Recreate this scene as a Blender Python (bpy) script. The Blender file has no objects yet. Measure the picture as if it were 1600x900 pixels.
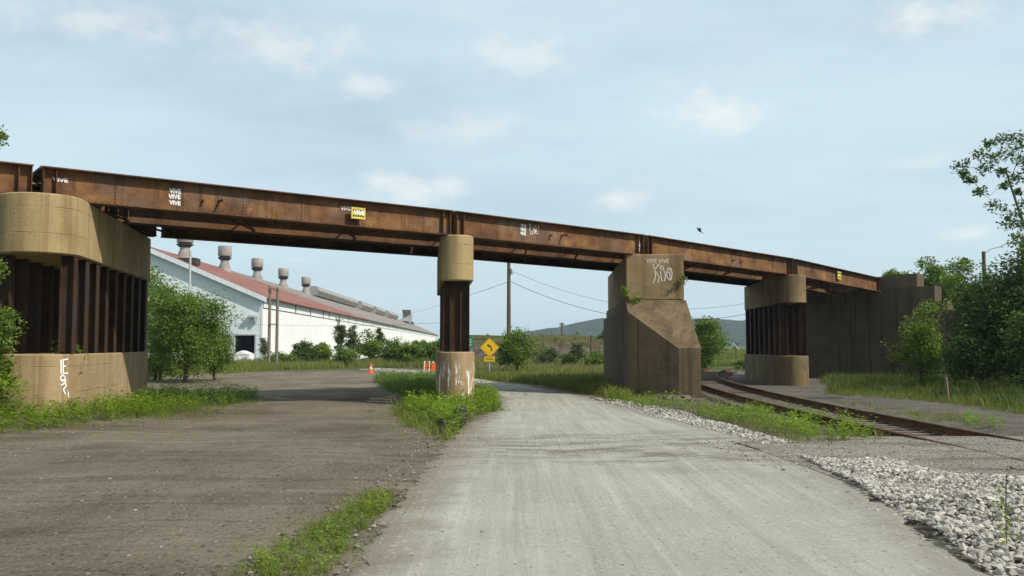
import bpy, math, random
import numpy as np
from mathutils import Vector
R = math.radians
random.seed(7); rng = np.random.default_rng(7)
scene = bpy.context.scene
col = scene.collection

# ------------------------------------------------------------------ camera
FPX = 1422.0; CAMZ = 1.6; PITCH = math.atan(90.0 / FPX)
cam_d = bpy.data.cameras.new('camera'); cam = bpy.data.objects.new('camera', cam_d); col.objects.link(cam)
cam.location = (0, 0, CAMZ); cam.rotation_euler = (R(90) + PITCH, 0, 0)
cam_d.sensor_width = 36; cam_d.lens = 36 * FPX / 1600; cam_d.clip_end = 9000; cam_d.clip_start = 0.05
scene.camera = cam

# ------------------------------------------------------------------ sky and sun
SUN_EL = R(43.5); SUN_AZ = math.atan2(0.88, -0.47)      # clockwise from +Y
world = bpy.data.worlds.new('World'); scene.world = world; world.use_nodes = True
def build_world():
    nt = world.node_tree; nt.nodes.clear(); L = nt.links.new
    def n(t, **k):
        x = nt.nodes.new(t)
        for a, b in k.items(): setattr(x, a, b)
        return x
    def m(op, a, b=None, c=None, clamp=False):
        x = n('ShaderNodeMath', operation=op, use_clamp=clamp)
        for i, v in enumerate((a, b, c)):
            if v is None: continue
            if isinstance(v, (int, float)): x.inputs[i].default_value = v
            else: L(v, x.inputs[i])
        return x.outputs[0]
    out = n('ShaderNodeOutputWorld'); bg = n('ShaderNodeBackground'); L(bg.outputs[0], out.inputs[0])
    sky = n('ShaderNodeTexSky', sky_type='NISHITA', sun_disc=False)
    sky.sun_elevation = SUN_EL; sky.sun_rotation = SUN_AZ
    sky.air_density = 1.0; sky.dust_density = 1.6; sky.ozone_density = 1.0; sky.altitude = 200
    tc = n('ShaderNodeTexCoord'); sp = n('ShaderNodeSeparateXYZ'); L(tc.outputs['Generated'], sp.inputs[0])
    X, Y, Z = sp.outputs
    az = m('ARCTAN2', X, Y); el = m('ARCSINE', Z)
    zz = m('ADD', m('MAXIMUM', Z, 0.0), 0.16)
    cx = m('DIVIDE', X, zz); cy = m('DIVIDE', Y, zz)
    cb = n('ShaderNodeCombineXYZ'); L(cx, cb.inputs[0]); L(cy, cb.inputs[1])
    def noise(vec, scale, det, rough, sx=1, sy=1, off=0):
        mp = n('ShaderNodeMapping'); mp.inputs['Scale'].default_value = (sx, sy, 1); mp.inputs['Location'].default_value = (off, off * .7, 0)
        mp.inputs['Rotation'].default_value = (0, 0, .35)
        L(vec, mp.inputs[0]); x = n('ShaderNodeTexNoise'); x.inputs['Scale'].default_value = scale
        x.inputs['Detail'].default_value = det; x.inputs['Roughness'].default_value = rough
        L(mp.outputs[0], x.inputs['Vector']); return x.outputs['Fac']
    def sstep(v, a, b):
        r = n('ShaderNodeMapRange', interpolation_type='SMOOTHSTEP'); L(v, r.inputs[0])
        r.inputs[1].default_value = a; r.inputs[2].default_value = b; return r.outputs[0]
    veil = sstep(noise(cb.outputs[0], 0.55, 7, .58, 1.0, 1.5, 3.1), .20, .66)
    veil2 = sstep(noise(cb.outputs[0], 1.6, 8, .62, 1.0, 2.2, 9.4), .35, .75)
    # puffs: az/el space blobs with ragged edges
    ae = n('ShaderNodeCombineXYZ'); L(az, ae.inputs[0]); L(el, ae.inputs[1])
    def blob(px, py, rx, ry, amp):
        a0 = math.atan((px - 800) / FPX); e0 = math.atan((540 - py) / FPX * math.cos(a0))
        rag = noise(ae.outputs[0], 17, 6, .62, 1, 1.5, px * .01)
        da = m('DIVIDE', m('SUBTRACT', az, a0), rx / FPX); de = m('DIVIDE', m('SUBTRACT', el, e0), ry / FPX)
        d = m('SQRT', m('ADD', m('MULTIPLY', da, da), m('MULTIPLY', de, de)))
        v = m('ADD', m('SUBTRACT', 1.0, d), m('MULTIPLY', m('SUBTRACT', rag, .5), 3.2))
        return m('MULTIPLY', sstep(v, -.25, 1.25), amp)
    blobs = None
    for b in ((640, 290, 105, 30, .8), (1125, 170, 80, 38, .8), (800, 78, 120, 34, .5), (570, 130, 60, 24, .55), (968, 312, 52, 26, .55),
              (420, 62, 150, 45, .5), (1455, 18, 80, 30, .65), (1522, 365, 40, 13, .5), (705, 200, 130, 32, .38), (130, 20, 150, 32, .5), (465, 405, 24, 8, .4), (1450, 250, 70, 16, .3)):
        v = blob(*b); blobs = v if blobs is None else m('MAXIMUM', blobs, v)
    # scattered puffs elsewhere in the sky, away from the part in view too
    rest = m('MULTIPLY', sstep(noise(cb.outputs[0], 2.1, 7, .6, 1, 1.3, 21.0), .62, .84), .5)
    skys = n('ShaderNodeVectorMath', operation='SCALE'); L(sky.outputs[0], skys.inputs[0]); skys.inputs['Scale'].default_value = 0.115
    def mix(f, a, b):
        x = n('ShaderNodeMix', data_type='RGBA'); L(f, x.inputs[0])
        for i, v in ((6, a), (7, b)):
            if isinstance(v, tuple): x.inputs[i].default_value = v
            else: L(v, x.inputs[i])
        return x.outputs[2]
    c = mix(m('ADD', m('MULTIPLY', m('MAXIMUM', veil, m('MULTIPLY', veil2, .6)), .50), .40), skys.outputs[0], (.70, .865, .945, 1))
    low = m('MULTIPLY', m('SUBTRACT', 1.0, sstep(el, -.02, .30)), .62)
    c = mix(low, c, (.625, .785, .85, 1))
    c = mix(m('MULTIPLY', m('MAXIMUM', blobs, rest), .95), c, (.98, 1.0, .97, 1))
    L(c, bg.inputs[0]); bg.inputs[1].default_value = 1.0
build_world()
sun_d = bpy.data.lights.new('sun', 'SUN'); sun_d.energy = 5.0; sun_d.angle = R(.53); sun_d.color = (1, .93, .82)
sun = bpy.data.objects.new('sun', sun_d); col.objects.link(sun); sun.location = (60, -40, 80)
sdir = Vector((math.sin(SUN_AZ) * math.cos(SUN_EL), math.cos(SUN_AZ) * math.cos(SUN_EL), math.sin(SUN_EL)))
sun.rotation_euler = (-sdir).to_track_quat('-Z', 'Y').to_euler()
scene.view_settings.view_transform = 'Standard'; scene.view_settings.look = 'None'
scene.view_settings.exposure = 0.0; scene.view_settings.gamma = 1.0; scene.view_settings.use_curve_mapping = False

# ------------------------------------------------------------------ survey helpers
cp, sp_ = math.cos(PITCH), math.sin(PITCH)
def ray(px, py):
    u = 450 - py
    return np.array([px - 800.0, FPX * cp - u * sp_, FPX * sp_ + u * cp])
def W(px, py, d):
    r = ray(px, py); t = d / r[1]; return np.array([r[0] * t, d, CAMZ + r[2] * t])
def Wz(px, py, z):
    r = ray(px, py); t = (z - CAMZ) / r[2]; return np.array([r[0] * t, r[1] * t, z])
def onplane(px, py, P, nrm):
    r = ray(px, py); o = np.array([0, 0, CAMZ]); t = np.dot(np.asarray(P) - o, nrm) / np.dot(r, nrm); return o + r * t
def S(a, b, t):
    t = np.clip((np.asarray(t, float) - a) / (b - a), 0, 1); return t * t * (3 - 2 * t)
def xc(y):          # track centre line
    y = np.asarray(y, float)
    return 7.75 + np.maximum(0, y - 20) ** 2 / 400 + np.maximum(0, y - 38) ** 2 / 330
def zt(x, y):
    x = np.asarray(x, float); y = np.asarray(y, float)
    z = -.3 * S(13, 27, y)
    dx = np.abs(x - xc(np.minimum(y, 90)))
    m = (1 - S(1.5, 2.3, dx)) * S(16.3, 17.8, y) * (1 - S(70, 80, y))
    z = z * (1 - m) + np.minimum(z, -.24) * m
    z = z + .30 * np.exp(-(((x + 12.6) / 3.0) ** 2 + ((y - 22) / 5.0) ** 2))
    z = z - 1.3 * S(92, 116, y) * S(10, 20, -x)
    near = 1 - S(50, 90, np.hypot(x, y))
    z = z + near * (.022 * np.sin(x * .9 + 1.3 * np.sin(y * .35)) * np.sin(y * .55 + .6) + .012 * np.sin(x * 2.3 + y * 1.1)) * S(2.0, 3.5, np.abs(x - xc(y)))
    return z
def G(px, py):
    z = -.2
    for _ in range(12):
        p = Wz(px, min(max(py, 541), 5000), z); z = float(zt(p[0], p[1]))
    return np.array([p[0], p[1], z])

# ------------------------------------------------------------------ materials
MATS = {}
def new_mat(name):
    m = bpy.data.materials.new(name); m.use_nodes = True; MATS[name] = m
    nt = m.node_tree; nt.nodes.clear(); return m, nt
class NT:
    def __init__(s, name):
        s.m, s.nt = new_mat(name); s.out = s.n('ShaderNodeOutputMaterial'); s.b = s.n('ShaderNodeBsdfPrincipled')
        s.nt.links.new(s.b.outputs[0], s.out.inputs[0]); s.pos = s.n('ShaderNodeNewGeometry').outputs['Position']
    def n(s, t, **k):
        x = s.nt.nodes.new(t)
        for a, b in k.items(): setattr(x, a, b)
        return x
    def L(s, a, b): s.nt.links.new(a, b)
    def noise(s, scale, det=6, rough=.6, sc=(1, 1, 1), rot=(0, 0, 0), off=(0, 0, 0), dist=0):
        mp = s.n('ShaderNodeMapping'); mp.inputs['Scale'].default_value = sc; mp.inputs['Rotation'].default_value = rot; mp.inputs['Location'].default_value = off
        s.L(s.pos, mp.inputs[0]); x = s.n('ShaderNodeTexNoise'); s.L(mp.outputs[0], x.inputs['Vector'])
        x.inputs['Scale'].default_value = scale; x.inputs['Detail'].default_value = det; x.inputs['Roughness'].default_value = rough; x.inputs['Distortion'].default_value = dist
        return x.outputs['Fac']
    def vor(s, scale, feature='F1', out='Distance', sc=(1, 1, 1)):
        mp = s.n('ShaderNodeMapping'); mp.inputs['Scale'].default_value = sc; s.L(s.pos, mp.inputs[0])
        x = s.n('ShaderNodeTexVoronoi', feature=feature); s.L(mp.outputs[0], x.inputs['Vector']); x.inputs['Scale'].default_value = scale
        return x.outputs[out]
    def ramp(s, f, stops):
        x = s.n('ShaderNodeValToRGB'); s.L(f, x.inputs[0]); e = x.color_ramp.elements
        while len(e) < len(stops): e.new(.5)
        for i, (p, c) in enumerate(stops):
            e[i].position = p; e[i].color = (*c, 1) if len(c) == 3 else c
        return x.outputs[0]
    def rng(s, f, a, b, c=0, d=1, smooth=True):
        x = s.n('ShaderNodeMapRange', interpolation_type='SMOOTHSTEP' if smooth else 'LINEAR'); s.L(f, x.inputs[0])
        for i, v in zip((1, 2, 3, 4), (a, b, c, d)): x.inputs[i].default_value = v
        return x.outputs[0]
    def math(s, op, a, b):
        x = s.n('ShaderNodeMath', operation=op)
        for i, v in enumerate((a, b)):
            if isinstance(v, (int, float)): x.inputs[i].default_value = v
            else: s.L(v, x.inputs[i])
        return x.outputs[0]
    def mix(s, f, a, b, bt='MIX'):
        x = s.n('ShaderNodeMix', data_type='RGBA', blend_type=bt)
        if isinstance(f, (int, float)): x.inputs[0].default_value = f
        else: s.L(f, x.inputs[0])
        for i, v in ((6, a), (7, b)):
            if isinstance(v, tuple): x.inputs[i].default_value = (*v, 1)
            else: s.L(v, x.inputs[i])
        return x.outputs[2]
    def bump(s, h, st, dist=.02):
        x = s.n('ShaderNodeBump'); x.inputs['Strength'].default_value = st; x.inputs['Distance'].default_value = dist; s.L(h, x.inputs['Height'])
        s.L(x.outputs[0], s.b.inputs['Normal'])
    def fin(s, c, rough=.9, metal=0, spec=.25):
        if isinstance(c, tuple): s.b.inputs['Base Color'].default_value = (*c, 1)
        else: s.L(c, s.b.inputs['Base Color'])
        s.b.inputs['Roughness'].default_value = rough; s.b.inputs['Metallic'].default_value = metal; s.b.inputs['Specular IOR Level'].default_value = spec
        return s.m
    def xyz(s):
        x = s.n('ShaderNodeSeparateXYZ'); s.L(s.pos, x.inputs[0]); return x.outputs

def concrete(name, a, b, dark, stain=.6, white=False):
    t = NT(name)
    c = t.ramp(t.noise(.9, 7, .62), [(.3, a), (.7, b)])
    st = t.rng(t.noise(1.6, 5, .6, (1.7, 1.7, .10), off=(3, 1, 0)), .48, .72)
    c = t.mix(t.math('MULTIPLY', st, stain), c, dark)
    blot = t.rng(t.noise(.7, 8, .68, off=(9, 9, 2)), .52, .74); c = t.mix(t.math('MULTIPLY', blot, .5), c, dark)
    c = t.mix(t.math('MULTIPLY', t.rng(t.noise(6, 4, .7, (1.5, 1.5, .06)), .56, .78), .45), c, tuple(v * .55 for v in dark))
    c = t.mix(.35, c, t.ramp(t.noise(34, 4, .7), [(.3, (.35,) * 3), (.75, (.72,) * 3)]), 'OVERLAY')
    zz = t.xyz()[2]; ln = t.rng(t.math('PINGPONG', t.math('ADD', zz, .13), .31), .012, .0); ln = t.math('MULTIPLY', ln, t.rng(t.noise(1.1, 3, .6, off=(4, 4, 4)), .40, .60))
    c = t.mix(t.math('MULTIPLY', ln, .55), c, tuple(v * .5 for v in dark))
    run = t.rng(t.noise(2.7, 3, .55, (2.0, 2.0, .035), off=(6, 2, 0)), .55, .66); c = t.mix(t.math('MULTIPLY', run, .36), c, tuple(v * .62 for v in dark))
    pale = t.rng(t.noise(3.3, 4, .6, (1.8, 1.8, .05), off=(0, 8, 5)), .60, .70); c = t.mix(t.math('MULTIPLY', pale, .35), c, tuple(min(1, v * 1.3) for v in b))
    sp = t.rng(t.noise(3.8, 7, .72, off=(2, 2, 7)), .655, .69); c = t.mix(t.math('MULTIPLY', sp, .6), c, tuple(v * .45 for v in a))
    if white:
        z = t.xyz()[2]
        w = t.rng(t.noise(5.0, 5, .7, (1.6, 1.6, .20), off=(2.7, .3, .9)), .53, .57)
        w = t.math('MULTIPLY', w, t.math('MULTIPLY', t.rng(z, 1.3, .55), t.rng(t.noise(1.8, 2), .38, .50)))
        c = t.mix(w, c, (.78, .77, .72))
    h = t.math('ADD', t.math('ADD', t.noise(22, 6, .7), t.math('MULTIPLY', t.noise(3, 4, .6, (1, 1, .25)), 1.2)), t.math('MULTIPLY', t.math('ADD', ln, sp), -1.0)); t.bump(h, .5, .035)
    return t.fin(c, .92)
concrete('concrete_tan', (.285, .205, .095), (.385, .295, .150), (.175, .115, .050), .55)
concrete('concrete_tan_base', (.280, .200, .100), (.38, .285, .162), (.185, .118, .056), .55)
concrete('concrete_paint', (.26, .172, .09), (.35, .25, .145), (.16, .095, .048), .55, True)
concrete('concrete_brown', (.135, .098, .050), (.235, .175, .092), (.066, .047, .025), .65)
concrete('concrete_upper', (.190, .134, .067), (.28, .208, .112), (.10, .064, .032), .5)
concrete('concrete_grime_shade', (.098, .068, .038), (.20, .142, .082), (.046, .032, .019), .6)  # buttress grime, plus extra darkening that stands in for shade on its faces
concrete('concrete_dark', (.075, .058, .036), (.135, .10, .062), (.035, .027, .018), .7)
def rust(name, s=1.0, grey=.5):
    t = NT(name); k = lambda c: tuple(v * s for v in c)
    c = t.ramp(t.noise(1.15, 8, .66, (1, 1, 1.4)), [(.28, k((.055, .026, .016))), (.47, k((.150, .068, .026))), (.60, k((.225, .110, .038))), (.74, k((.33, .185, .080)))])
    g = t.rng(t.noise(.62, 5, .6, off=(5, 2, 8)), .50, .66); c = t.mix(t.math('MULTIPLY', g, grey), c, k((.165, .135, .120)))
    st = t.rng(t.noise(2.2, 5, .65, (2, 2, .13), off=(1, 7, 0)), .50, .70); c = t.mix(t.math('MULTIPLY', st, .55), c, k((.058, .032, .022)))
    d = t.rng(t.noise(3.1, 8, .7, off=(7, 3, 3)), .55, .70); c = t.mix(t.math('MULTIPLY', d, .75), c, k((.075, .026, .014)))
    o_ = t.rng(t.noise(1.9, 7, .7, (1, 1, 1.8), off=(3, 13, 3)), .58, .70); c = t.mix(t.math('MULTIPLY', o_, .55), c, k((.40, .19, .07)))
    c = t.mix(.3, c, t.ramp(t.noise(26, 4, .7), [(.3, (.35,) * 3), (.7, (.7,) * 3)]), 'OVERLAY')
    t.bump(t.noise(18, 6, .7), .25, .02); return t.fin(c, .85, 0, .3)
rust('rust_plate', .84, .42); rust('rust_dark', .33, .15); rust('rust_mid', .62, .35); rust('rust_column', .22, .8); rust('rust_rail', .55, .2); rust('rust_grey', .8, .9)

def flat(name, c, rough=.8, var=.25, scale=8, metal=0):
    t = NT(name); k = lambda f: tuple(min(1, v * f) for v in c)
    t.bump(t.noise(40, 4, .7), .15, .01)
    return t.fin(t.ramp(t.noise(scale, 5, .65), [(.3, k(1 - var)), (.7, k(1 + var * .5))]), rough, metal)
flat('stencil_white', (.74, .73, .70), .7, .35, 16); flat('white_paint', (.80, .79, .78), .7, .12, 12); flat('white_worn', (.66, .62, .56), .8, .3, 9); flat('chalk_grey', (.40, .32, .22), .9, .25, 14)
flat('yellow_sign', (.78, .48, .02), .5, .1); flat('yellow_box', (.62, .52, .10), .6, .25, 20); flat('black_print', (.018, .018, .016), .7, .2)
flat('orange', (.85, .13, .025), .55, .12); flat('green_sign', (.02, .20, .13), .5, .1); flat('galv', (.42, .43, .43), .5, .2, 6)
flat('wood_pole', (.105, .080, .060), .95, .35, 5); flat('wood_grey', (.20, .165, .125), .95, .3, 7); flat('wood_tie', (.155, .125, .10), .95, .45, 4)
flat('char', (.022, .018, .016), .9, .4, 9); flat('wire', (.03, .03, .03), .7, .1); flat('bark', (.095, .072, .052), .95, .4, 9); flat('bird', (.02, .017, .015), .8, .3)
flat('trim', (.64, .68, .70), .6, .15, 2); flat('vent_metal', (.30, .27, .245), .7, .3, .8); flat('vent_dark', (.05, .042, .038), .8, .3)
flat('monitor', (.27, .255, .24), .75, .25, .6); flat('blue_paint', (.045, .06, .065), .9, .3)
def mill_wall(name, base, rusts):
    t = NT(name)
    c = t.ramp(t.noise(.12, 5, .6), [(.3, tuple(v * .9 for v in base)), (.7, base)])
    r = t.rng(t.noise(.5, 7, .7, (.35, .35, 1.6)), .60, .74); r2 = t.rng(t.noise(1.4, 6, .7, (1.6, 1.6, .12), off=(4, 0, 0)), .60, .76)
    c = t.mix(t.math('MULTIPLY', t.math('MAXIMUM', r, r2), rusts), c, (.34, .22, .13))
    z = t.xyz()[2]; seam = t.math('PINGPONG', z, 1.35); seam = t.rng(seam, .05, .0)
    seam = t.math('MULTIPLY', seam, t.rng(t.noise(.25, 4, .6, off=(8, 8, 1)), .42, .62)); c = t.mix(t.math('MULTIPLY', seam, .5), c, (.38, .30, .23))
    w = t.n('ShaderNodeTexWave'); w.inputs['Scale'].default_value = 1.9; mp = t.n('ShaderNodeMapping'); mp.inputs['Rotation'].default_value = (0, 0, .78); t.L(t.pos, mp.inputs[0]); t.L(mp.outputs[0], w.inputs[0])
    t.bump(w.outputs['Fac'], .18, .05); return t.fin(c, .7)
mill_wall('mill_white', (.80, .80, .78), .55); mill_wall('mill_gable', (.64, .70, .715), .4); mill_wall('mill_panel', (.76, .78, .77), .3)
def roof_mat():
    t = NT('mill_roof'); x, y, z = t.xyz()
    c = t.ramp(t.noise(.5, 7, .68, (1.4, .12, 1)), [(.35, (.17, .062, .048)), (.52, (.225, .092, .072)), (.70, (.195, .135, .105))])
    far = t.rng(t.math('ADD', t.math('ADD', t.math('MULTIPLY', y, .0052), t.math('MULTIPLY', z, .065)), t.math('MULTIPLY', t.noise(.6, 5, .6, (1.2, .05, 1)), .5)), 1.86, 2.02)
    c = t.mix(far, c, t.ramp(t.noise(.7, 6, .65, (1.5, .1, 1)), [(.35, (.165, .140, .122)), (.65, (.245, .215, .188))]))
    w = t.n('ShaderNodeTexWave', bands_direction='Y'); w.inputs['Scale'].default_value = 1.2; t.L(t.pos, w.inputs[0]); t.bump(w.outputs['Fac'], .2, .06)
    return t.fin(c, .8)
roof_mat()
# --- grounds
def ground_mat():
    t = NT('ground_dirt'); x, y, z = t.xyz()
    dirt = t.ramp(t.noise(.35, 8, .62, (1, .55, 1), (0, 0, -.5)), [(.30, (.105, .083, .056)), (.45, (.178, .146, .103)), (.58, (.230, .192, .140)), (.74, (.145, .117, .083))])
    track = t.rng(t.noise(1.0, 5, .62, (.16, 1.7, 1), (0, 0, .55), dist=.9), .50, .60); dirt = t.mix(t.math('MULTIPLY', track, .32), dirt, (.072, .056, .040))
    pale = t.rng(t.noise(.8, 6, .62, (.2, 1.3, 1), (0, 0, .5), (5, 5, 0), .8), .53, .66); dirt = t.mix(t.math('MULTIPLY', pale, .5), dirt, (.285, .245, .188))
    coal = t.rng(t.noise(1.3, 6, .7, (.6, 1.6, 1), (0, 0, .3), (2, 11, 0)), .62, .72); dirt = t.mix(t.math('MULTIPLY', coal, .65), dirt, (.034, .029, .026))
    grav = t.ramp(t.noise(1.1, 8, .7), [(.3, (.095, .082, .066)), (.55, (.155, .138, .115)), (.75, (.20, .18, .152))])
    side = t.rng(t.math('ADD', x, t.math('MULTIPLY', t.noise(.8, 5, .6), 2.0)), 4.4, 5.4); c = t.mix(side, dirt, grav)
    soil = t.ramp(t.noise(.25, 7, .65), [(.3, (.055, .075, .022)), (.55, (.085, .105, .034)), (.75, (.125, .125, .055))])
    far = t.rng(t.math('ADD', y, t.math('MULTIPLY', t.noise(.2, 4, .6), 10)), 68, 78); c = t.mix(far, c, soil)
    spk = t.vor(26, out='Color'); sv = t.n('ShaderNodeSeparateColor'); t.L(spk, sv.inputs[0])
    c = t.mix(t.math('MULTIPLY', t.rng(sv.outputs[0], .90, .97), .55), c, (.27, .245, .205)); c = t.mix(t.math('MULTIPLY', t.rng(sv.outputs[1], .90, .97), .6), c, (.05, .042, .036))
    c = t.mix(.55, c, t.ramp(t.noise(55, 4, .75), [(.3, (.30,) * 3), (.72, (.74,) * 3)]), 'OVERLAY')
    h = t.math('ADD', t.math('ADD', t.math('MULTIPLY', t.noise(2.4, 7, .70, (.5, 1.5, 1), (0, 0, .5)), 3.6), t.math('MULTIPLY', track, -.7)), t.math('ADD', t.noise(38, 4, .7), t.math('MULTIPLY', t.vor(24), -.5))); t.bump(h, .9, .05)
    return t.fin(c, .97, 0, .1)
ground_mat()
def path_mat():
    t = NT('path_gravel')
    c = t.ramp(t.noise(.55, 6, .6), [(.3, (.265, .263, .222)), (.7, (.325, .322, .278))])
    lines = t.noise(3.2, 5, .6, (1.5, .045, 1), (0, 0, -.16)); c = t.mix(t.math('MULTIPLY', t.rng(lines, .50, .66), .5), c, (.39, .385, .338))
    lines2 = t.noise(2.6, 5, .65, (1.4, .05, 1), (0, 0, .20), (4, 0, 0)); c = t.mix(t.math('MULTIPLY', t.rng(lines2, .50, .68), .36), c, (.185, .180, .148))
    debris = t.math('MULTIPLY', t.rng(t.noise(1.25, 7, .72, (.6, 1.5, 1), (0, 0, .35), (3, 3, 0)), .42, .62), t.math('MULTIPLY', t.rng(t.math('ADD', t.xyz()[1], t.math('MULTIPLY', t.xyz()[0], .25)), 11.3, 14.0), t.rng(t.xyz()[1], 19.5, 15.0)))
    c = t.mix(t.math('MULTIPLY', debris, .75), c, (.105, .082, .058))
    u = t.n('ShaderNodeUVMap'); su = t.n('ShaderNodeSeparateXYZ'); t.L(u.outputs[0], su.inputs[0])
    ed = t.math('PINGPONG', su.outputs[0], .5); ed = t.math('ADD', ed, t.math('MULTIPLY', t.math('SUBTRACT', t.noise(1.6, 6, .7), .5), .16))
    c = t.mix(t.rng(ed, .15, .02, 0, .9), c, t.mix(t.rng(su.outputs[0], .45, .55), (.190, .162, .125), (.225, .207, .172)))
    spk = t.vor(34, out='Color'); sv = t.n('ShaderNodeSeparateColor'); t.L(spk, sv.inputs[0])
    c = t.mix(t.math('MULTIPLY', t.rng(sv.outputs[1], .93, .98), .4), c, (.13, .12, .10)); c = t.mix(t.math('MULTIPLY', t.rng(sv.outputs[0], .92, .98), .35), c, (.47, .45, .40))
    c = t.mix(.45, c, t.ramp(t.noise(75, 3, .75), [(.3, (.33,) * 3), (.7, (.70,) * 3)]), 'OVERLAY')
    t.bump(t.math('ADD', t.math('ADD', t.noise(60, 4, .75), t.math('MULTIPLY', lines, 3.0)), t.math('MULTIPLY', t.noise(2.0, 4, .6), 1.0)), .45, .02); return t.fin(c, .96, 0, .1)
path_mat()
def gravel_mat(name, a, b, dark):
    t = NT(name); c = t.ramp(t.noise(.9, 7, .65, (.5, 1.6, 1)), [(.3, a), (.7, b)])
    c = t.mix(t.math('MULTIPLY', t.rng(t.noise(.8, 6, .65, (.35, 1.8, 1), (0, 0, .12), (1, 4, 0)), .5, .66), .65), c, dark)
    v = t.vor(22, out='Color'); sv = t.n('ShaderNodeSeparateColor'); t.L(v, sv.inputs[0]); c = t.mix(.55, c, t.ramp(sv.outputs[0], [(.0, (.25,) * 3), (1, (.8,) * 3)]), 'OVERLAY')
    t.bump(t.math('ADD', t.math('MULTIPLY', t.vor(22), -1.4), t.noise(50, 3, .7)), .9, .03); return t.fin(c, .95, 0, .1)
gravel_mat('crossing_gravel', (.195, .178, .148), (.28, .258, .218), (.11, .092, .07)); gravel_mat('ballast_gravel', (.115, .096, .074), (.19, .166, .135), (.07, .054, .038))
gravel_mat('far_gravel', (.20, .19, .155), (.26, .245, .205), (.16, .145, .115))
def rock_mat(name, a, b):
    t = NT(name); oi = t.n('ShaderNodeNewGeometry').outputs['Random Per Island']
    c = t.ramp(oi, [(0, a), (.25, tuple((u + v) / 2 for u, v in zip(a, b))), (.7, b), (1, tuple(v * 1.25 for v in b))]); c = t.mix(.5, c, t.ramp(t.noise(14, 5, .7), [(.3, (.36,) * 3), (.7, (.66,) * 3)]), 'OVERLAY')
    t.bump(t.noise(40, 4, .7), .3, .01); return t.fin(c, .9, 0, .2)
rock_mat('limestone', (.19, .168, .14), (.40, .37, .325)); rock_mat('pebble', (.07, .058, .045), (.23, .205, .17)); rock_mat('dark_rock', (.05, .042, .038), (.16, .13, .11))
def leaf_mat(name, dark, mid, light, trans=.35):
    m, nt = new_mat(name); L = nt.links.new; N = nt.nodes.new
    out = N('ShaderNodeOutputMaterial'); g = N('ShaderNodeNewGeometry'); rp = N('ShaderNodeValToRGB'); L(g.outputs['Random Per Island'], rp.inputs[0])
    e = rp.color_ramp.elements; e.new(.5)
    for i, (p, c) in enumerate(((0, dark), (.5, mid), (1, light))): e[i].position = p; e[i].color = (*c, 1)
    no = N('ShaderNodeTexNoise'); no.inputs['Scale'].default_value = .9; L(g.outputs['Position'], no.inputs['Vector'])
    mx = N('ShaderNodeMix'); mx.data_type = 'RGBA'; mx.blend_type = 'OVERLAY'; mx.inputs[0].default_value = .5; L(rp.outputs[0], mx.inputs[6])
    r2 = N('ShaderNodeValToRGB'); L(no.outputs['Fac'], r2.inputs[0]); r2.color_ramp.elements[0].position = .3; r2.color_ramp.elements[0].color = (.33, .36, .3, 1); r2.color_ramp.elements[1].position = .7; r2.color_ramp.elements[1].color = (.68, .64, .5, 1); L(r2.outputs[0], mx.inputs[7])
    b = N('ShaderNodeBsdfPrincipled'); L(mx.outputs[2], b.inputs['Base Color']); b.inputs['Roughness'].default_value = .55; b.inputs['Specular IOR Level'].default_value = .3
    tr = N('ShaderNodeBsdfTranslucent'); L(mx.outputs[2], tr.inputs[0]); ms = N('ShaderNodeMixShader'); ms.inputs[0].default_value = trans
    L(b.outputs[0], ms.inputs[1]); L(tr.outputs[0], ms.inputs[2]); L(ms.outputs[0], out.inputs[0])
leaf_mat('leaf_mid', (.058, .108, .018), (.128, .212, .030), (.215, .305, .054), .45)
leaf_mat('leaf_dark', (.024, .050, .013), (.062, .116, .023), (.150, .220, .044), .42)
leaf_mat('leaf_bright', (.085, .150, .018), (.165, .255, .028), (.260, .34, .06), .45)
leaf_mat('leaf_weed', (.090, .158, .012), (.168, .275, .018), (.28, .38, .04), .45)
leaf_mat('leaf_grey', (.06, .088, .030), (.110, .145, .050), (.165, .20, .085), .4)
leaf_mat('leaf_yellow', (.13, .17, .03), (.20, .24, .045), (.27, .30, .08), .4)
leaf_mat('grass_green', (.090, .125, .018), (.155, .195, .030), (.24, .255, .065), .35)
leaf_mat('grass_dark', (.045, .075, .014), (.085, .125, .020), (.14, .18, .036), .3)
leaf_mat('grass_dry', (.12, .12, .04), (.19, .178, .075), (.27, .23, .12), .25)
def forest():
    t = NT('far_forest'); c = t.ramp(t.noise(.035, 8, .7), [(.3, (.010, .020, .010)), (.5, (.020, .036, .016)), (.72, (.038, .058, .024))]); t.bump(t.noise(.06, 7, .75), 1, 9); return t.fin(c, 1, 0, 0)
forest()
def bank():
    t = NT('slag_bank'); z = t.xyz()[2]
    c = t.ramp(t.noise(.35, 8, .7, (1.6, 1.6, .5)), [(.3, (.06, .046, .036)), (.5, (.115, .090, .072)), (.72, (.18, .15, .122))])
    g = t.rng(t.math('ADD', z, t.math('MULTIPLY', t.noise(.22, 6, .65), 2.4)), 2.7, 3.5); c = t.mix(g, c, t.ramp(t.noise(.3, 7, .7), [(.3, (.06, .068, .022)), (.6, (.105, .105, .042)), (.8, (.15, .13, .07))]))
    t.bump(t.noise(.9, 7, .75), 1, .5); return t.fin(c, 1, 0, 0)
bank()

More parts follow.
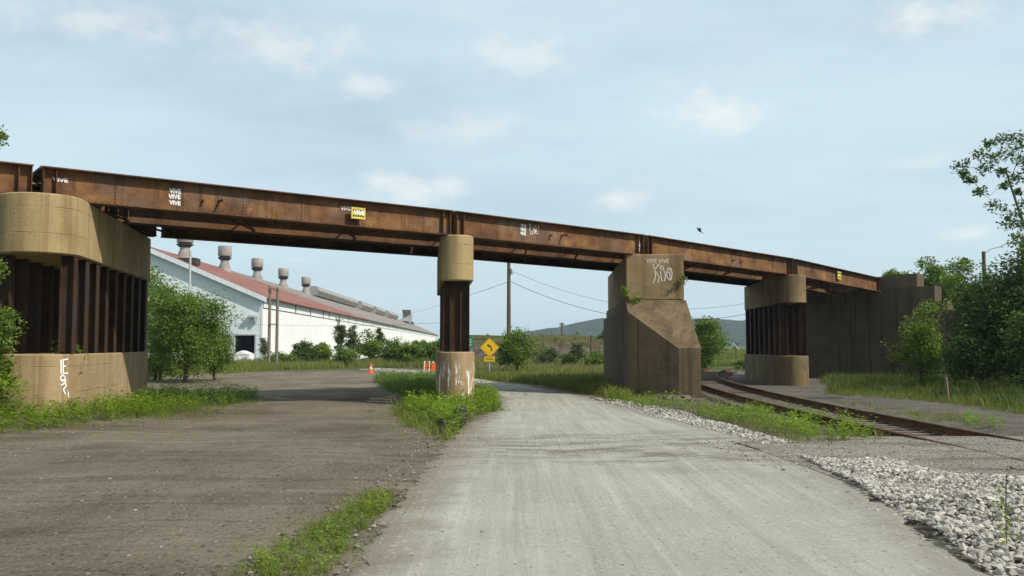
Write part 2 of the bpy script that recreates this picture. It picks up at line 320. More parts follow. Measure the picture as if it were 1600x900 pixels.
# ------------------------------------------------------------------ mesh helpers
def tag(o, label=None, cat=None, group=None, kind=None):
    for k, v in (('label', label), ('category', cat), ('group', group), ('kind', kind)):
        if v: o[k] = v
    return o
def empty(name, loc, label=None, cat=None, group=None):
    o = bpy.data.objects.new(name, None); col.objects.link(o); o.location = [float(v) for v in loc]; o.empty_display_size = .3
    o['_r'] = 1; del o['_r']
    return tag(o, label, cat, group)
def origin(o):
    p = Vector((0, 0, 0))
    while o is not None: p = p + o.location; o = o.parent
    return np.array(p)
def link(name, me, mat, parent=None, loc=None):
    o = bpy.data.objects.new(name, me); col.objects.link(o)
    if mat and not me.materials: me.materials.append(MATS[mat])
    o.parent = parent
    if loc is not None: o.location = [float(v) for v in loc]
    return o
def quadmesh(name, V, F):
    V = np.asarray(V, np.float32); F = np.asarray(F, np.int32); me = bpy.data.meshes.new(name); k = F.shape[1]
    me.vertices.add(len(V)); me.vertices.foreach_set('co', V.ravel()); me.loops.add(F.size); me.loops.foreach_set('vertex_index', F.ravel())
    me.polygons.add(len(F)); me.polygons.foreach_set('loop_start', np.arange(0, F.size, k, dtype=np.int32)); me.polygons.foreach_set('loop_total', np.full(len(F), k, np.int32))
    me.polygons.foreach_set('use_smooth', np.zeros(len(F), bool)); me.update(calc_edges=True); me.validate(); return me
class MB:
    def __init__(s): s.v = []; s.f = []
    def add(s, V, F):
        n = len(s.v); s.v += [tuple(float(c) for c in p) for p in V]; s.f += [tuple(i + n for i in f) for f in F]; return s
    def box(s, c, half, ax=None):
        c = np.array(c, float); ax = np.eye(3) if ax is None else np.array(ax, float); h = half; V = []
        for k in (-1, 1):
            for j in (-1, 1):
                for i in (-1, 1): V.append(c + ax[0] * h[0] * i + ax[1] * h[1] * j + ax[2] * h[2] * k)
        return s.add(V, [(0, 2, 3, 1), (4, 5, 7, 6), (0, 1, 5, 4), (2, 6, 7, 3), (0, 4, 6, 2), (1, 3, 7, 5)])
    def prism(s, poly, z0, z1, bev=0.0, flare=0.0):
        P = np.array(poly, float); n = len(P); c = P.mean(0)
        def ins(d):
            if d == 0: return P
            e = np.roll(P, -1, 0) - P; e /= np.maximum(np.linalg.norm(e, axis=1, keepdims=True), 1e-9); nr = np.stack([e[:, 1], -e[:, 0]], 1)
            a = nr + np.roll(nr, 1, 0); a /= np.maximum(np.linalg.norm(a, axis=1, keepdims=True), 1e-6); cs = np.maximum((a * nr).sum(1), .4)[:, None]
            return P - a * d / cs
        rows = [(ins(-flare), z0)] if not bev else [(ins(bev - flare), z0), (ins(-flare), z0 + bev)]
        rows += [(P, z1)] if not bev else [(P, z1 - bev), (ins(bev), z1)]
        V = [(x, y, z) for Q, z in rows for x, y in Q]; F = []
        for r in range(len(rows) - 1):
            for i in range(n): j = (i + 1) % n; F.append((r * n + i, r * n + j, (r + 1) * n + j, (r + 1) * n + i))
        F.append(tuple(range(n - 1, -1, -1))); F.append(tuple((len(rows) - 1) * n + i for i in range(n)))
        return s.add(V, F)
    def tube(s, pts, rad, seg=6, cap=True):
        pts = [np.array(p, float) for p in pts]; m = len(pts); rad = [rad] * m if isinstance(rad, (int, float)) else rad; V = []; F = []
        for i, p in enumerate(pts):
            t = pts[min(i + 1, m - 1)] - pts[max(i - 1, 0)]; t = t / max(np.linalg.norm(t), 1e-9)
            a = np.cross(t, (0, 0, 1) if abs(t[2]) < .9 else (1, 0, 0)); a /= np.linalg.norm(a); b = np.cross(t, a)
            for k in range(seg):
                w = 2 * math.pi * k / seg; V.append(p + (a * math.cos(w) + b * math.sin(w)) * rad[i])
        for i in range(m - 1):
            for k in range(seg): F.append((i * seg + k, i * seg + (k + 1) % seg, (i + 1) * seg + (k + 1) % seg, (i + 1) * seg + k))
        if cap: F.append(tuple(range(seg - 1, -1, -1))); F.append(tuple((m - 1) * seg + k for k in range(seg)))
        return s.add(V, F)
    def lathe(s, c, prof, seg=20):
        V = []; F = []; m = len(prof)
        for r, z in prof:
            for k in range(seg): w = 2 * math.pi * k / seg; V.append((c[0] + r * math.cos(w), c[1] + r * math.sin(w), c[2] + z))
        for i in range(m - 1):
            for k in range(seg): F.append((i * seg + k, i * seg + (k + 1) % seg, (i + 1) * seg + (k + 1) % seg, (i + 1) * seg + k))
        F.append(tuple(range(seg - 1, -1, -1))); F.append(tuple((m - 1) * seg + k for k in range(seg))); return s.add(V, F)
    def build(s, name, mat, parent=None, smooth=None):
        o0 = origin(parent); me = bpy.data.meshes.new(name)
        me.from_pydata([(a - o0[0], b - o0[1], c - o0[2]) for a, b, c in s.v], [], s.f); me.update()
        if smooth:
            me.polygons.foreach_set('use_smooth', [True] * len(me.polygons)); me.set_sharp_from_angle(angle=R(smooth))
        return link(name, me, mat, parent)
def solo(mb, name, mat, base, label, cat, group=None, smooth=None):   # a thing that is one mesh, origin at its base
    e = empty('tmp', base); o = mb.build(name, mat, e, smooth); o.parent = None; o.location = e.location; bpy.data.objects.remove(e)
    return tag(o, label, cat, group)
def ribbon(mb, pts2, org, ex, ez, nrm, w, off=.004):
    org, ex, ez, nrm = map(np.array, (org, ex, ez, nrm)); P = [np.array(p, float) for p in pts2]; L = []
    for i, p in enumerate(P):
        t = P[min(i + 1, len(P) - 1)] - P[max(i - 1, 0)]; t /= max(np.linalg.norm(t), 1e-9); q = np.array((-t[1], t[0])) * w * .5
        L.append((p + q, p - q))
    V = []
    for a, b in L:
        for c in (a, b): V.append(org + ex * c[0] + ez * c[1] + nrm * off)
    mb.add(V, [(2 * i, 2 * i + 1, 2 * i + 3, 2 * i + 2) for i in range(len(P) - 1)])
def text_part(body, name, mat, parent, org, ex, ez, nrm, width, height, off=.005, bold=.02):
    cu = bpy.data.curves.new('t', 'FONT'); cu.body = body; cu.offset = bold; cu.resolution_u = 3; cu.align_x = 'LEFT'; cu.space_line = .78
    o = bpy.data.objects.new('t', cu); col.objects.link(o); dg = bpy.context.evaluated_depsgraph_get(); me = o.evaluated_get(dg).to_mesh()
    V = np.array([v.co for v in me.vertices]); F = [tuple(p.vertices) for p in me.polygons]; o.evaluated_get(dg).to_mesh_clear()
    bpy.data.objects.remove(o); bpy.data.curves.remove(cu)
    mn, mx = V.min(0), V.max(0); U = (V - mn) / np.maximum(mx - mn, 1e-6)
    org, ex, ez, nrm = map(np.array, (org, ex, ez, nrm)); mb = MB()
    mb.add([org + ex * u[0] * width + ez * u[1] * height + nrm * off for u in U], F)
    return mb.build(name, mat, parent)

# ------------------------------------------------------------------ foliage helpers
def leaves(P, size, n_up=.5, asp=.5):
    n = len(P); t = rng.normal(size=(n, 3)); t[:, 2] *= .6; t /= np.linalg.norm(t, axis=1, keepdims=True)
    u = rng.normal(size=(n, 3)); u[:, 2] += n_up * 2; s = np.cross(t, u); s /= np.maximum(np.linalg.norm(s, axis=1, keepdims=True), 1e-6)
    L = (size * rng.uniform(.6, 1.35, n))[:, None]; w = L * asp * .5; mid = P + t * L * .5 + np.cross(s, t) * L * .06
    V = np.stack([P, mid + s * w, P + t * L, mid - s * w], 1).reshape(-1, 3); F = np.arange(4 * n).reshape(n, 4); return V, F
def tree(name, label, cat, base, h, rx, cz, nclump, nleaf, lsize, mat, trunk_r=.09, group=None, ry=None, clump_r=None, clumps=None, stems=1, lean=(0, 0), limbs=36, sparse=0.):
    base = np.array([base[0], base[1], float(zt(base[0], base[1])) if len(base) < 3 else base[2]]); ry = ry or rx
    root = empty(name, base, label, cat, group); cr = clump_r or rx * .21
    if clumps is None:
        C = []; ph = rng.uniform(0, 6.28, 4)
        while len(C) < nclump:
            d = rng.normal(size=3); d /= np.linalg.norm(d); r = rng.uniform(0, 1) ** .42
            a = math.atan2(d[1], d[0]); lob = .76 + .24 * math.sin(3 * a + ph[0] + d[2] * 3) + .22 * math.sin(5 * a + ph[1] - 5 * d[2]) + .14 * math.sin(7 * d[2] + ph[2])
            p = d * r * lob; zc = (p[2] * .5 + .5); taper = 1.0 - .35 * max(0, zc - .55) / .45
            C.append(base + np.array([p[0] * rx * taper + lean[0] * zc, p[1] * ry * taper + lean[1] * zc, h * cz + (h * (1 - cz)) * zc]))
        C = np.array(C)
    else: C = np.array(clumps)
    tr = MB(); li = MB(); top = C[:, 2].max(); tops = []
    for k in range(stems):
        o = rng.normal(size=2) * (rx * .28 if stems > 1 else 0); q = C.mean(0); pts = []
        ang = rng.normal(size=2) * .04 * h
        for i in range(6):
            f = i / 5; pts.append(np.array([base[0] + o[0] * (.25 + f) + (q[0] - base[0]) * f ** 1.5 + ang[0] * math.sin(f * 5), base[1] + o[1] * (.25 + f) + (q[1] - base[1]) * f ** 1.5 + ang[1] * math.sin(f * 4), base[2] - .08 + (top - base[2]) * .86 * f]))
        tr.tube(pts, [trunk_r * (1 - .82 * i / 5) / math.sqrt(stems) for i in range(6)], 7); tops.append(np.array(pts))
    nodes = []; nr_ = []
    for st in tops:
        for i in range(5):
            for f in (0., .33, .66):
                if i + f > .6: nodes.append(st[i] + (st[i + 1] - st[i]) * f); nr_.append(trunk_r * (1 - .16 * (i + f)) * .8)
    ctr = np.mean([t.mean(0) for t in tops], 0); Cs = C[np.argsort(np.linalg.norm((C - ctr)[:, :2], axis=1))]
    if len(Cs) > limbs * 2: Cs = Cs[::2]
    for c in Cs:
        A_ = np.array(nodes); v = c - A_; dist = np.linalg.norm(v, axis=1); cost = dist + .9 * np.maximum(0, .25 * dist - v[:, 2]) ; k = int(np.argmin(cost)); a = A_[k]
        m1 = a + (c - a) * .5 + np.array([0, 0, .07 * dist[k]]) + rng.normal(size=3) * .03 * dist[k]; r0 = min(nr_[k] * .62, trunk_r * .4); r1 = max(r0 * .45, .007)
        li.tube([a, m1, c], [r0, (r0 + r1) / 2, r1], 5, False); nodes += [m1, c]; nr_ += [(r0 + r1) / 2, r1]
    t_ = tr.build('trunk', 'bark', root, 60); li.build('limbs', 'bark', t_, 60)
    n = max(1, nleaf // len(C)); P = np.repeat(C, n, 0); g = rng.normal(size=P.shape); g /= np.maximum(1, np.linalg.norm(g, axis=1, keepdims=True) / 2.0)
    P = P + g * cr * np.array([1, 1, .72]) * np.repeat(rng.uniform(.5, 1.45, len(C)), n)[:, None]
    P[:, 2] = np.maximum(P[:, 2], base[2] + .02)
    V, F = leaves(P - base, lsize); link('crown', quadmesh('crown', V, F), mat, root); return root
def inpoly(x, y, poly):
    c = np.zeros(len(x), bool); n = len(poly)
    for i in range(n):
        x1, y1 = poly[i][:2]; x2, y2 = poly[(i + 1) % n][:2]
        k = ((y1 > y) != (y2 > y)) & (x < (x2 - x1) * (y - y1) / ((y2 - y1) if y2 != y1 else 1e-9) + x1); c ^= k
    return c
def area_pts(poly, n):
    P = np.array([p[:2] for p in poly]); mn, mx = P.min(0), P.max(0); out = np.zeros((0, 2))
    while len(out) < n:
        q = rng.uniform(mn, mx, (n * 2, 2)); out = np.vstack([out, q[inpoly(q[:, 0], q[:, 1], P)]])
    return out[:n]
def merge(protos, pts, scale, zf=zt, sink=.01):
    k = rng.integers(len(protos), size=len(pts)); VV = []; FF = []; off = 0
    for i, (V, F) in enumerate(protos):
        q = pts[k == i]; s = scale[k == i]
        if not len(q): continue
        a = rng.uniform(0, 6.283, len(q)); ca, sa = np.cos(a)[:, None], np.sin(a)[:, None]; z = zf(q[:, 0], q[:, 1]) - sink
        X = (V[None, :, 0] * ca - V[None, :, 1] * sa) * s[:, None] + q[:, 0][:, None]; Y = (V[None, :, 0] * sa + V[None, :, 1] * ca) * s[:, None] + q[:, 1][:, None]; Z = V[None, :, 2] * s[:, None] + z[:, None]
        VV.append(np.stack([X, Y, Z], 2).reshape(-1, 3)); FF.append((F[None] + (np.arange(len(q)) * len(V))[:, None, None] + off).reshape(-1, F.shape[1])); off += len(q) * len(V)
    return np.vstack(VV), np.vstack(FF)
def weed_proto(h=.4, nl=22, ls=.085, nst=3):
    P = []; T = []
    for s in range(nst):
        tilt = rng.normal(size=2) * .16
        for i in range(nl // nst):
            f = (i + 1.0) / (nl // nst); a = i * 2.4 + s; P.append((tilt[0] * f * h * 2.2, tilt[1] * f * h * 2.2, h * f * rng.uniform(.75, 1.05))); T.append((math.cos(a), math.sin(a), rng.uniform(-.15, .5)))
    P = np.array(P); T = np.array(T); T /= np.linalg.norm(T, axis=1, keepdims=True); n = len(P); L = (ls * rng.uniform(.7, 1.3, n))[:, None]
    s = np.cross(T, (0, 0, 1)); s /= np.linalg.norm(s, axis=1, keepdims=True); mid = P + T * L * .5 + np.array((0, 0, 1)) * L * .1
    V = np.stack([P, mid + s * L * .30, P + T * L, mid - s * L * .30], 1).reshape(-1, 3); return V, np.arange(4 * n).reshape(n, 4)
def grass_proto(h=.4, nb=9, w=.02, spread=.12):
    V = []; F = []
    for b in range(nb):
        o = rng.normal(size=2) * spread; d = rng.normal(size=2) * .38; hh = h * rng.uniform(.55, 1.1); a = rng.uniform(0, 6.28); s = np.array((math.cos(a), math.sin(a))) * w
        p0 = np.array((*o, 0)); p1 = np.array((*(o + d * hh * .35), hh * .6)); p2 = np.array((*(o + d * hh), hh)); k = len(V)
        for p, f in ((p0, 1), (p1, .8), (p2, .12)): V += [p + np.array((*(s * f * .5), 0)), p - np.array((*(s * f * .5), 0))]
        F += [(k, k + 1, k + 3, k + 2), (k + 2, k + 3, k + 5, k + 4)]
    return np.array(V), np.array(F)
def patch(name, pxpoly, n, protos, smin, smax, mat, label, cat, zf=zt, world_poly=None, clumpy=0.0, avoid=None):
    poly = world_poly if world_poly is not None else [G(*p) for p in pxpoly]; pts = area_pts(poly, n)
    if clumpy:
        f = np.sin(pts[:, 0] * 2.1 + 1.7 * np.sin(pts[:, 1] * 1.3)) * np.sin(pts[:, 1] * 1.7 + 1.1 * np.sin(pts[:, 0] * 1.9)); pts = pts[rng.uniform(-1, 1, len(pts)) < f + 1 - clumpy * 2 + .6]
    if avoid is not None: pts = pts[~avoid(pts)]
    V, F = merge(protos, pts, rng.uniform(smin, smax, len(pts)), zf); o = link(name, quadmesh(name, V, F), mat); return tag(o, label, cat, None, 'stuff')

# ================================================================== SETTING
def axis_steps(lo, hi, fine_lo, fine_hi, step, growth=1.22):
    a = list(np.arange(fine_lo, fine_hi + 1e-6, step)); s = step; x = fine_hi
    while x < hi: s *= growth; x += s; a.append(min(x, hi))
    s = step; x = fine_lo
    while x > lo: s *= growth; x -= s; a.insert(0, max(x, lo))
    return np.array(a)
gx = axis_steps(-2500, 2500, -24, 20, .25); gy = axis_steps(-80, 3300, 0, 70, .3)
XX, YY = np.meshgrid(gx, gy); V = np.stack([XX, YY, zt(XX, YY)], 2).reshape(-1, 3); nx, ny = len(gx), len(gy)
I = (np.arange(ny - 1)[:, None] * nx + np.arange(nx - 1)[None]).reshape(-1); F = np.stack([I, I + 1, I + nx + 1, I + nx], 1)
g = link('ground', quadmesh('ground', V, F), 'ground_dirt'); tag(g, kind='structure'); g.data.polygons.foreach_set('use_smooth', [True] * len(F))
def resample(P, n):
    P = np.array([p[:2] for p in P]); d = np.r_[0, np.cumsum(np.linalg.norm(np.diff(P, axis=0), axis=1))]; t = np.linspace(0, d[-1], n)
    Q = np.stack([np.interp(t, d, P[:, 0]), np.interp(t, d, P[:, 1])], 1)
    for _ in range(6 if n > 100 else 2): Q[1:-1] = (Q[:-2] + Q[1:-1] * 2 + Q[2:]) / 4
    return Q
def strip(name, A, B, n, m, mat, dz, jit=.05, zf=zt):
    A = resample(A, n); B = resample(B, n); s = np.arange(n)
    for E in (A, B): E += (np.sin(s * .7 + rng.uniform(0, 6))[:, None] * .5 + rng.normal(size=(n, 1)) * .6) * jit * np.array([[1., .25]])
    u = np.linspace(0, 1, m); Q = A[:, None] * (1 - u)[None, :, None] + B[:, None] * u[None, :, None]; Z = zf(Q[..., 0], Q[..., 1]) + dz
    Z[:, 0] -= dz * .8; Z[:, -1] -= dz * .8
    V = np.dstack([Q, Z]).reshape(-1, 3); I = (np.arange(n - 1)[:, None] * m + np.arange(m - 1)[None]).reshape(-1); F = np.stack([I, I + 1, I + m + 1, I + m], 1)
    me = quadmesh(name, V, F); uv = me.uv_layers.new(name='UVMap'); idx = np.zeros(len(me.loops), np.int32); me.loops.foreach_get('vertex_index', idx)
    U = np.stack([np.tile(u, n)[idx], np.repeat(np.linspace(0, 1, n), m)[idx]], 1).astype(np.float32); uv.data.foreach_set('uv', U.ravel())
    me.polygons.foreach_set('use_smooth', [True] * len(F)); return tag(link(name, me, mat), kind='structure')
PL = [(-1.9, -6), (-1.5, 2)] + [G(*p) for p in ((545, 900), (612, 800), (690, 705), (735, 662), (775, 640), (772, 618), (745, 602), (700, 591), (640, 583), (585, 579.5))]
PR = [(3.3, -6), (3.4, 2)] + [G(*p) for p in ((1545, 900), (1400, 795), (1275, 728), (1225, 698), (1060, 656), (930, 626), (880, 613), (830, 603.5), (765, 596), (700, 585.5), (640, 577.5), (580, 575))]
strip('path', PL, PR, 520, 60, 'path_gravel', .025, .09)
CR_A = [(3.9, 10.2), (6, 10.0), (10, 9.0), (24, 6)]; CR_B = [(3.6, 15.0), (5.2, 16.6), (7, 17.0), (10, 16.6), (16, 15.0), (24, 12.5)]
strip('gravel_crossing', CR_A, CR_B, 260, 50, 'crossing_gravel', .030, .05)
ty = np.linspace(-6, 66, 200)
strip('ballast_bed', [(xc(y) - 1.75, y) for y in ty], [(xc(y) + 1.9, y) for y in ty], 260, 14, 'ballast_gravel', .02, .08)
strip('far_road', [G(*p) for p in ((560, 578.5), (700, 580.2), (900, 577.8), (1000, 573.5), (1080, 570.5), (1180, 567))], [G(*p) for p in ((560, 576.5), (700, 578.2), (900, 576), (1000, 570.5), (1080, 566), (1180, 561))], 160, 8, 'far_gravel', .03, .12)

def ridge(name, mat, path, prof_w, nseg, hfun, rough, kind='structure'):
    P = resample(path, nseg); T = np.gradient(P, axis=0); T /= np.linalg.norm(T, axis=1, keepdims=True); Nn = np.stack([T[:, 1], -T[:, 0]], 1); m = len(prof_w); V = []
    for i in range(nseg):
        H = hfun(i / (nseg - 1)); jj = rng.normal(size=m) * rough
        for j, (o, hh) in enumerate(prof_w):
            q = P[i] + Nn[i] * (o + (jj[j] * .6 if 0 < j < m - 1 else 0)); b = zt(q[0], q[1]) - .15; V.append((q[0], q[1], b + (H * hh + jj[j] * hh * .5 if hh else 0)))
    I = (np.arange(nseg - 1)[:, None] * m + np.arange(m - 1)[None]).reshape(-1); F = np.stack([I, I + m, I + m + 1, I + 1], 1)
    return tag(link(name, quadmesh(name, V, F), mat), kind=kind)
ridge('slag_bank', 'slag_bank', [(-13, 150), (-7, 132), (3, 124), (12, 125), (20, 131), (24, 150)], [(10, 0), (6.5, .14), (4.2, .38), (2.4, .70), (1.0, .93), (0, 1), (-4, 1.06), (-12, 1.1), (-30, 1.16), (-44, .5), (-52, 0)], 120, lambda f: (2.55 + .35 * math.sin(f * 17) + .25 * math.sin(f * 41 + 1)) * min(1, f * 5 + .25) * min(1, (1 - f) * 5), .34)
def hill(name, x0, x1, y, pts, depth):
    n = 150; xs = np.linspace(x0, x1, n); rows = []; H = np.interp(xs, [p[0] for p in pts], [p[1] for p in pts])
    H = np.convolve(np.pad(H, 6, 'edge'), np.ones(13) / 13, 'valid')
    for j, f in enumerate((0, .25, .5, .72, .88, 1, 1.25, 1.8)):
        hh = math.sin(min(f, 1) * math.pi / 2) if f <= 1 else max(0, 1 - (f - 1) * 1.3)
        z = H * hh + (rng.normal(size=n) * 1.3 + 1.0 * np.sin(np.arange(n) * .9)) * (hh > .2) - (1 if f == 0 or f == 1.8 else 0)
        rows.append(np.stack([xs, np.full(n, y + depth * f) + rng.normal(size=n) * 3, np.maximum(z, -1.2)], 1))
    V = np.vstack(rows); m = len(rows); I = (np.arange(m - 1)[:, None] * n + np.arange(n - 1)[None]).reshape(-1); F = np.stack([I, I + 1, I + n + 1, I + n], 1)
    return tag(link(name, quadmesh(name, V, F), 'far_forest'), kind='structure')
def hz(px, py, d): return ((px - 800) / FPX * d, CAMZ + (540 - py) / FPX * d)
hill('hill', -900, 1500, 1500, [(-900, 12)] + [hz(p, q, 1560) for p, q in ((300, 535), (650, 530), (730, 524), (780, 532), (825, 523), (870, 508), (905, 497), (950, 493), (1010, 489), (1080, 493), (1120, 500), (1170, 497), (1260, 495))] + [(900, 50), (1500, 40)], 180)

# --- embankment carrying the line beyond the abutment
bd = np.array([.70, .714]); 
ridge('embankment', 'ground_dirt', [(22.7, 52.6), (25.5, 55.5), (50, 82), (90, 130)], [(9.5, 0), (5.4, .42), (4.4, .60), (3.0, .86), (2.2, 1), (-6.2, 1), (-7.6, .5), (-9.5, 0)], 90, lambda f: 4.75, .1)

# ================================================================== BRIDGE
ZT = [5.95, 5.95, 5.95, 5.90, 5.76, 5.46]; TOPPX = [(61, 258), (712, 329), (1012, 367), (1243, 404), (1380, 435)]
P = [None] + [Wz(px, py, z) for (px, py), z in zip(TOPPX, ZT[1:])]
P[0] = P[1] + (P[1] - P[2]) * 1.02; P[0][2] = 5.95
GD = .80; OFF = [0.0, 4.2, 7.7]
wdir = np.array([.690, -.724, 0.0])
def gpt(i, g):
    p = P[i].copy()
    if i == 5: p = p - wdir * OFF[g] * .735
    else: p[1] += OFF[g]
    return p
def unit(v): v = np.array(v, float); return v / np.linalg.norm(v)
rivet_me = None
def girder(span, i, g):
    a, b = gpt(i, g), gpt(i + 1, g); t = unit((b - a)); th = unit((t[0], t[1], 0)); a = a + th * .11; b = b - th * .11; nr = np.array([th[1], -th[0], 0.]); up = np.cross(nr, t) * -1
    if up[2] < 0: up = -up
    ax = (t, nr, up); Ln = np.linalg.norm(b - a); mid = (a + b) / 2; wc = mid - nr * .24
    web = MB().box(wc - up * (GD / 2), (Ln / 2, .009, GD / 2 - .03), ax)
    if g == 0:
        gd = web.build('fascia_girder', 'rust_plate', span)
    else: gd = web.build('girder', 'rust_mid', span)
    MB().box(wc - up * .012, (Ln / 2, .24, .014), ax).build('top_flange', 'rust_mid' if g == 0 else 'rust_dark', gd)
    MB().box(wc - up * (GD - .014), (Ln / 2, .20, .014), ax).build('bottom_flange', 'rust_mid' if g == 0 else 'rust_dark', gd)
    for s, sg in ((0.02, 1), (.30, 1), (Ln - .02, -1), (Ln - .30, -1)):
        for side in (1, -1):
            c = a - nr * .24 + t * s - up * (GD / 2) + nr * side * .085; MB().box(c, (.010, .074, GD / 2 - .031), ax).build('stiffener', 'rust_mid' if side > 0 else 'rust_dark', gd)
    if g == 0:
        rv = MB(); nl = max(5, int(Ln / 1.55))
        for k in range(1, nl):
            s = Ln * k / nl
            for dx in ((-.045, .045) if k % 3 == 0 else (0,)):
                for q in range(8):
                    c = a - nr * .229 + t * (s + dx) - up * (.10 + q * (GD - .2) / 7); rv.box(c, (.017, .012, .017), ax)
        for s in np.arange(.15, Ln - .1, .155): rv.box(a - nr * .229 + t * s - up * (GD - .075), (.011, .007, .011), ax)
        tag(rv.build('rivets', 'rust_dark', gd), kind='stuff')
        for k in range(3, nl, 3): MB().box(a - nr * .2275 + t * (Ln * k / nl) - up * (GD / 2), (.085, .0035, GD / 2 - .035), ax).build('splice_plate', 'rust_grey', gd)
    return gd, a, b, t, nr, up, Ln
SPAN_LABEL = ['rusty girder span beyond the wide round-ended pier, away from the path', 'long rusty girder span between the wide pier and the narrow paint-splashed pier', 'rusty girder span over the gravel path with the scribbled tag panel',
              'greyish rusty girder span crossing above the railway track', 'short rusty girder span running onto the abutment']
spans = []
tie_me = None
for i in range(5):
    base = (P[i] + P[i + 1]) / 2; base[2] = min(P[i][2], P[i + 1][2]) - GD
    sp = empty('bridge_span', base, SPAN_LABEL[i], 'bridge span', 'girder spans of the railway bridge'); info = [girder(sp, i, g) for g in range(3)]; spans.append((sp, info))
    # cross frames between girders
    for f in (.03, .35, .65, .97):
        for g in (0, 1):
            q0 = info[g][1] + (info[g][2] - info[g][1]) * f; q1 = info[g + 1][1] + (info[g + 1][2] - info[g + 1][1]) * f; n0, n1 = info[g][4], info[g + 1][4]
            q0 = q0 - n0 * .25; q1 = q1 - n1 * .23
            br = MB(); br.tube([q0 - (0, 0, .12), q1 - (0, 0, .12)], .035, 4).tube([q0 - (0, 0, .70), q1 - (0, 0, .70)], .035, 4).tube([q0 - (0, 0, .14), q1 - (0, 0, .68)], .028, 4); br.build('cross_frame', 'rust_dark', sp)
    # unseen planks behind the fascia girder, added to block sky light from the underside
    nr0 = info[0][4]; t0_ = info[0][3]; D_ = float(np.dot(gpt(i, 1) - gpt(i, 0), -nr0)); D2_ = float(np.dot(gpt(i + 1, 1) - gpt(i + 1, 0), -nr0)); Dm = min(D_, D2_)
    e0, e1 = .06, Dm - .90; nb_ = 7; wb = (e1 - e0) / nb_
    for k in range(nb_):
        cc_ = (info[0][1] + info[0][2]) / 2 - nr0 * (.24 + e0 + wb * (k + .5)); MB().box(cc_ + np.array((0, 0, .032)), (np.linalg.norm(info[0][2] - info[0][1]) / 2, wb / 2 - .004, .025), (t0_, nr0, np.cross(nr0, t0_))).build('sky_block_plank', 'wood_tie', sp)
    # timber ties across the two inner girders
    a1, b1, a2, b2 = info[1][1], info[1][2], info[2][1], info[2][2]; n1 = info[1][4]; Ln = np.linalg.norm(b1 - a1); nt_ = int(Ln / .236); loc0 = origin(sp)
    for k in range(nt_):
        f = (k + .5) / nt_; c0 = a1 + (b1 - a1) * f - n1 * .24; c1 = a2 + (b2 - a2) * f - n1 * .24; d = unit(c1 - c0); d = -n1
        half = np.dot(c1 - c0, d) / 2 + .58; c = c0 + d * (half - .58); t = info[1][3]
        if tie_me is None:
            tie_me = MB().box((0, 0, 0), (1, 1, 1)).build('bridge_tie', 'wood_tie').data; bpy.data.objects.remove(bpy.data.objects['bridge_tie'])
        o = link('bridge_tie', tie_me, None, sp, c - loc0 + np.array((0, 0, .098))); o.scale = (half, .115, .09); o.rotation_euler = (0, 0, math.atan2(d[1], d[0]))
def fascia(i, px, py):
    sp, info = spans[i]; gd, a, b, t, nr, up, Ln = info[0]; return onplane(px, py, a - nr * .231, nr), t, up, nr, gd
r_l = np.random.default_rng(11)
for i, px, py, w, h, nl_ in ((1, 80, 283, .36, .13, 1), (1, 264, 319.5, .33, .45, 3), (1, 532, 328, .33, .13, 1), (2, 813, 367, .27, .42, 3), (2, 993, 391, .24, .42, 3)):
    p, t, up, nr, gd = fascia(i, px, py); lh = h / nl_
    for k in range(nl_):
        al = r_l.normal() * .05; e1 = t * math.cos(al) + up * math.sin(al); e2 = up * math.cos(al) - t * math.sin(al); o_ = p + up * (lh * k) + t * r_l.normal() * .012
        text_part('VIVE', 'stencil_lettering', 'stencil_white', gd, o_, e1, e2, nr, w * r_l.uniform(.92, 1.06), lh * r_l.uniform(.78, .90), .006, .05)
# scribbled tag beside the stencils
p, t, up, nr, gd = fascia(2, 826, 366); mb = MB(); r2 = np.random.default_rng(3)
for pts in ([(.02, .38), (.06, .2), (.04, .12)], [(.10, .36), (.05, .3), (.12, .22)], [(.08, .02), (.16, .0), (.17, .1), (.09, .1), (.08, .02)], [(.24, .30), (.21, .16), (.28, .1), (.33, .2), (.26, .24), (.24, .05)], [(.30, .34), (.36, .2), (.31, .08), (.24, .04)], [(.38, .36), (.46, .34), (.47, .22), (.41, .2)], [(.34, .06), (.42, .04), (.42, .14), (.36, .12)], [(.26, .12), (.34, .16), (.36, .28)]):
    ribbon(mb, pts, p, t, up, nr, .025, .006)
mb.build('scribble', 'white_worn', gd)
# brackets that stand off the web
for i, plist in ((1, ((316, 311, .13, .20), (342, 312, .34, .16))), (2, ((859, 366, .13, .18), (877, 366, .34, .16))), (3, ((1144, 405, .12, .18), (1156, 408, .10, .12)))):
    for px, py, out, hh in plist:
        p, t, up, nr, gd = fascia(i, px, py); b = MB().box(p + nr * .006, (.035, .006, hh), (t, nr, up)); b.box(p + nr * (out / 2 + .012) - up * hh * .3, (.022, out / 2, .03), (t, nr, up))
        b.build('bracket', 'rust_grey', gd)
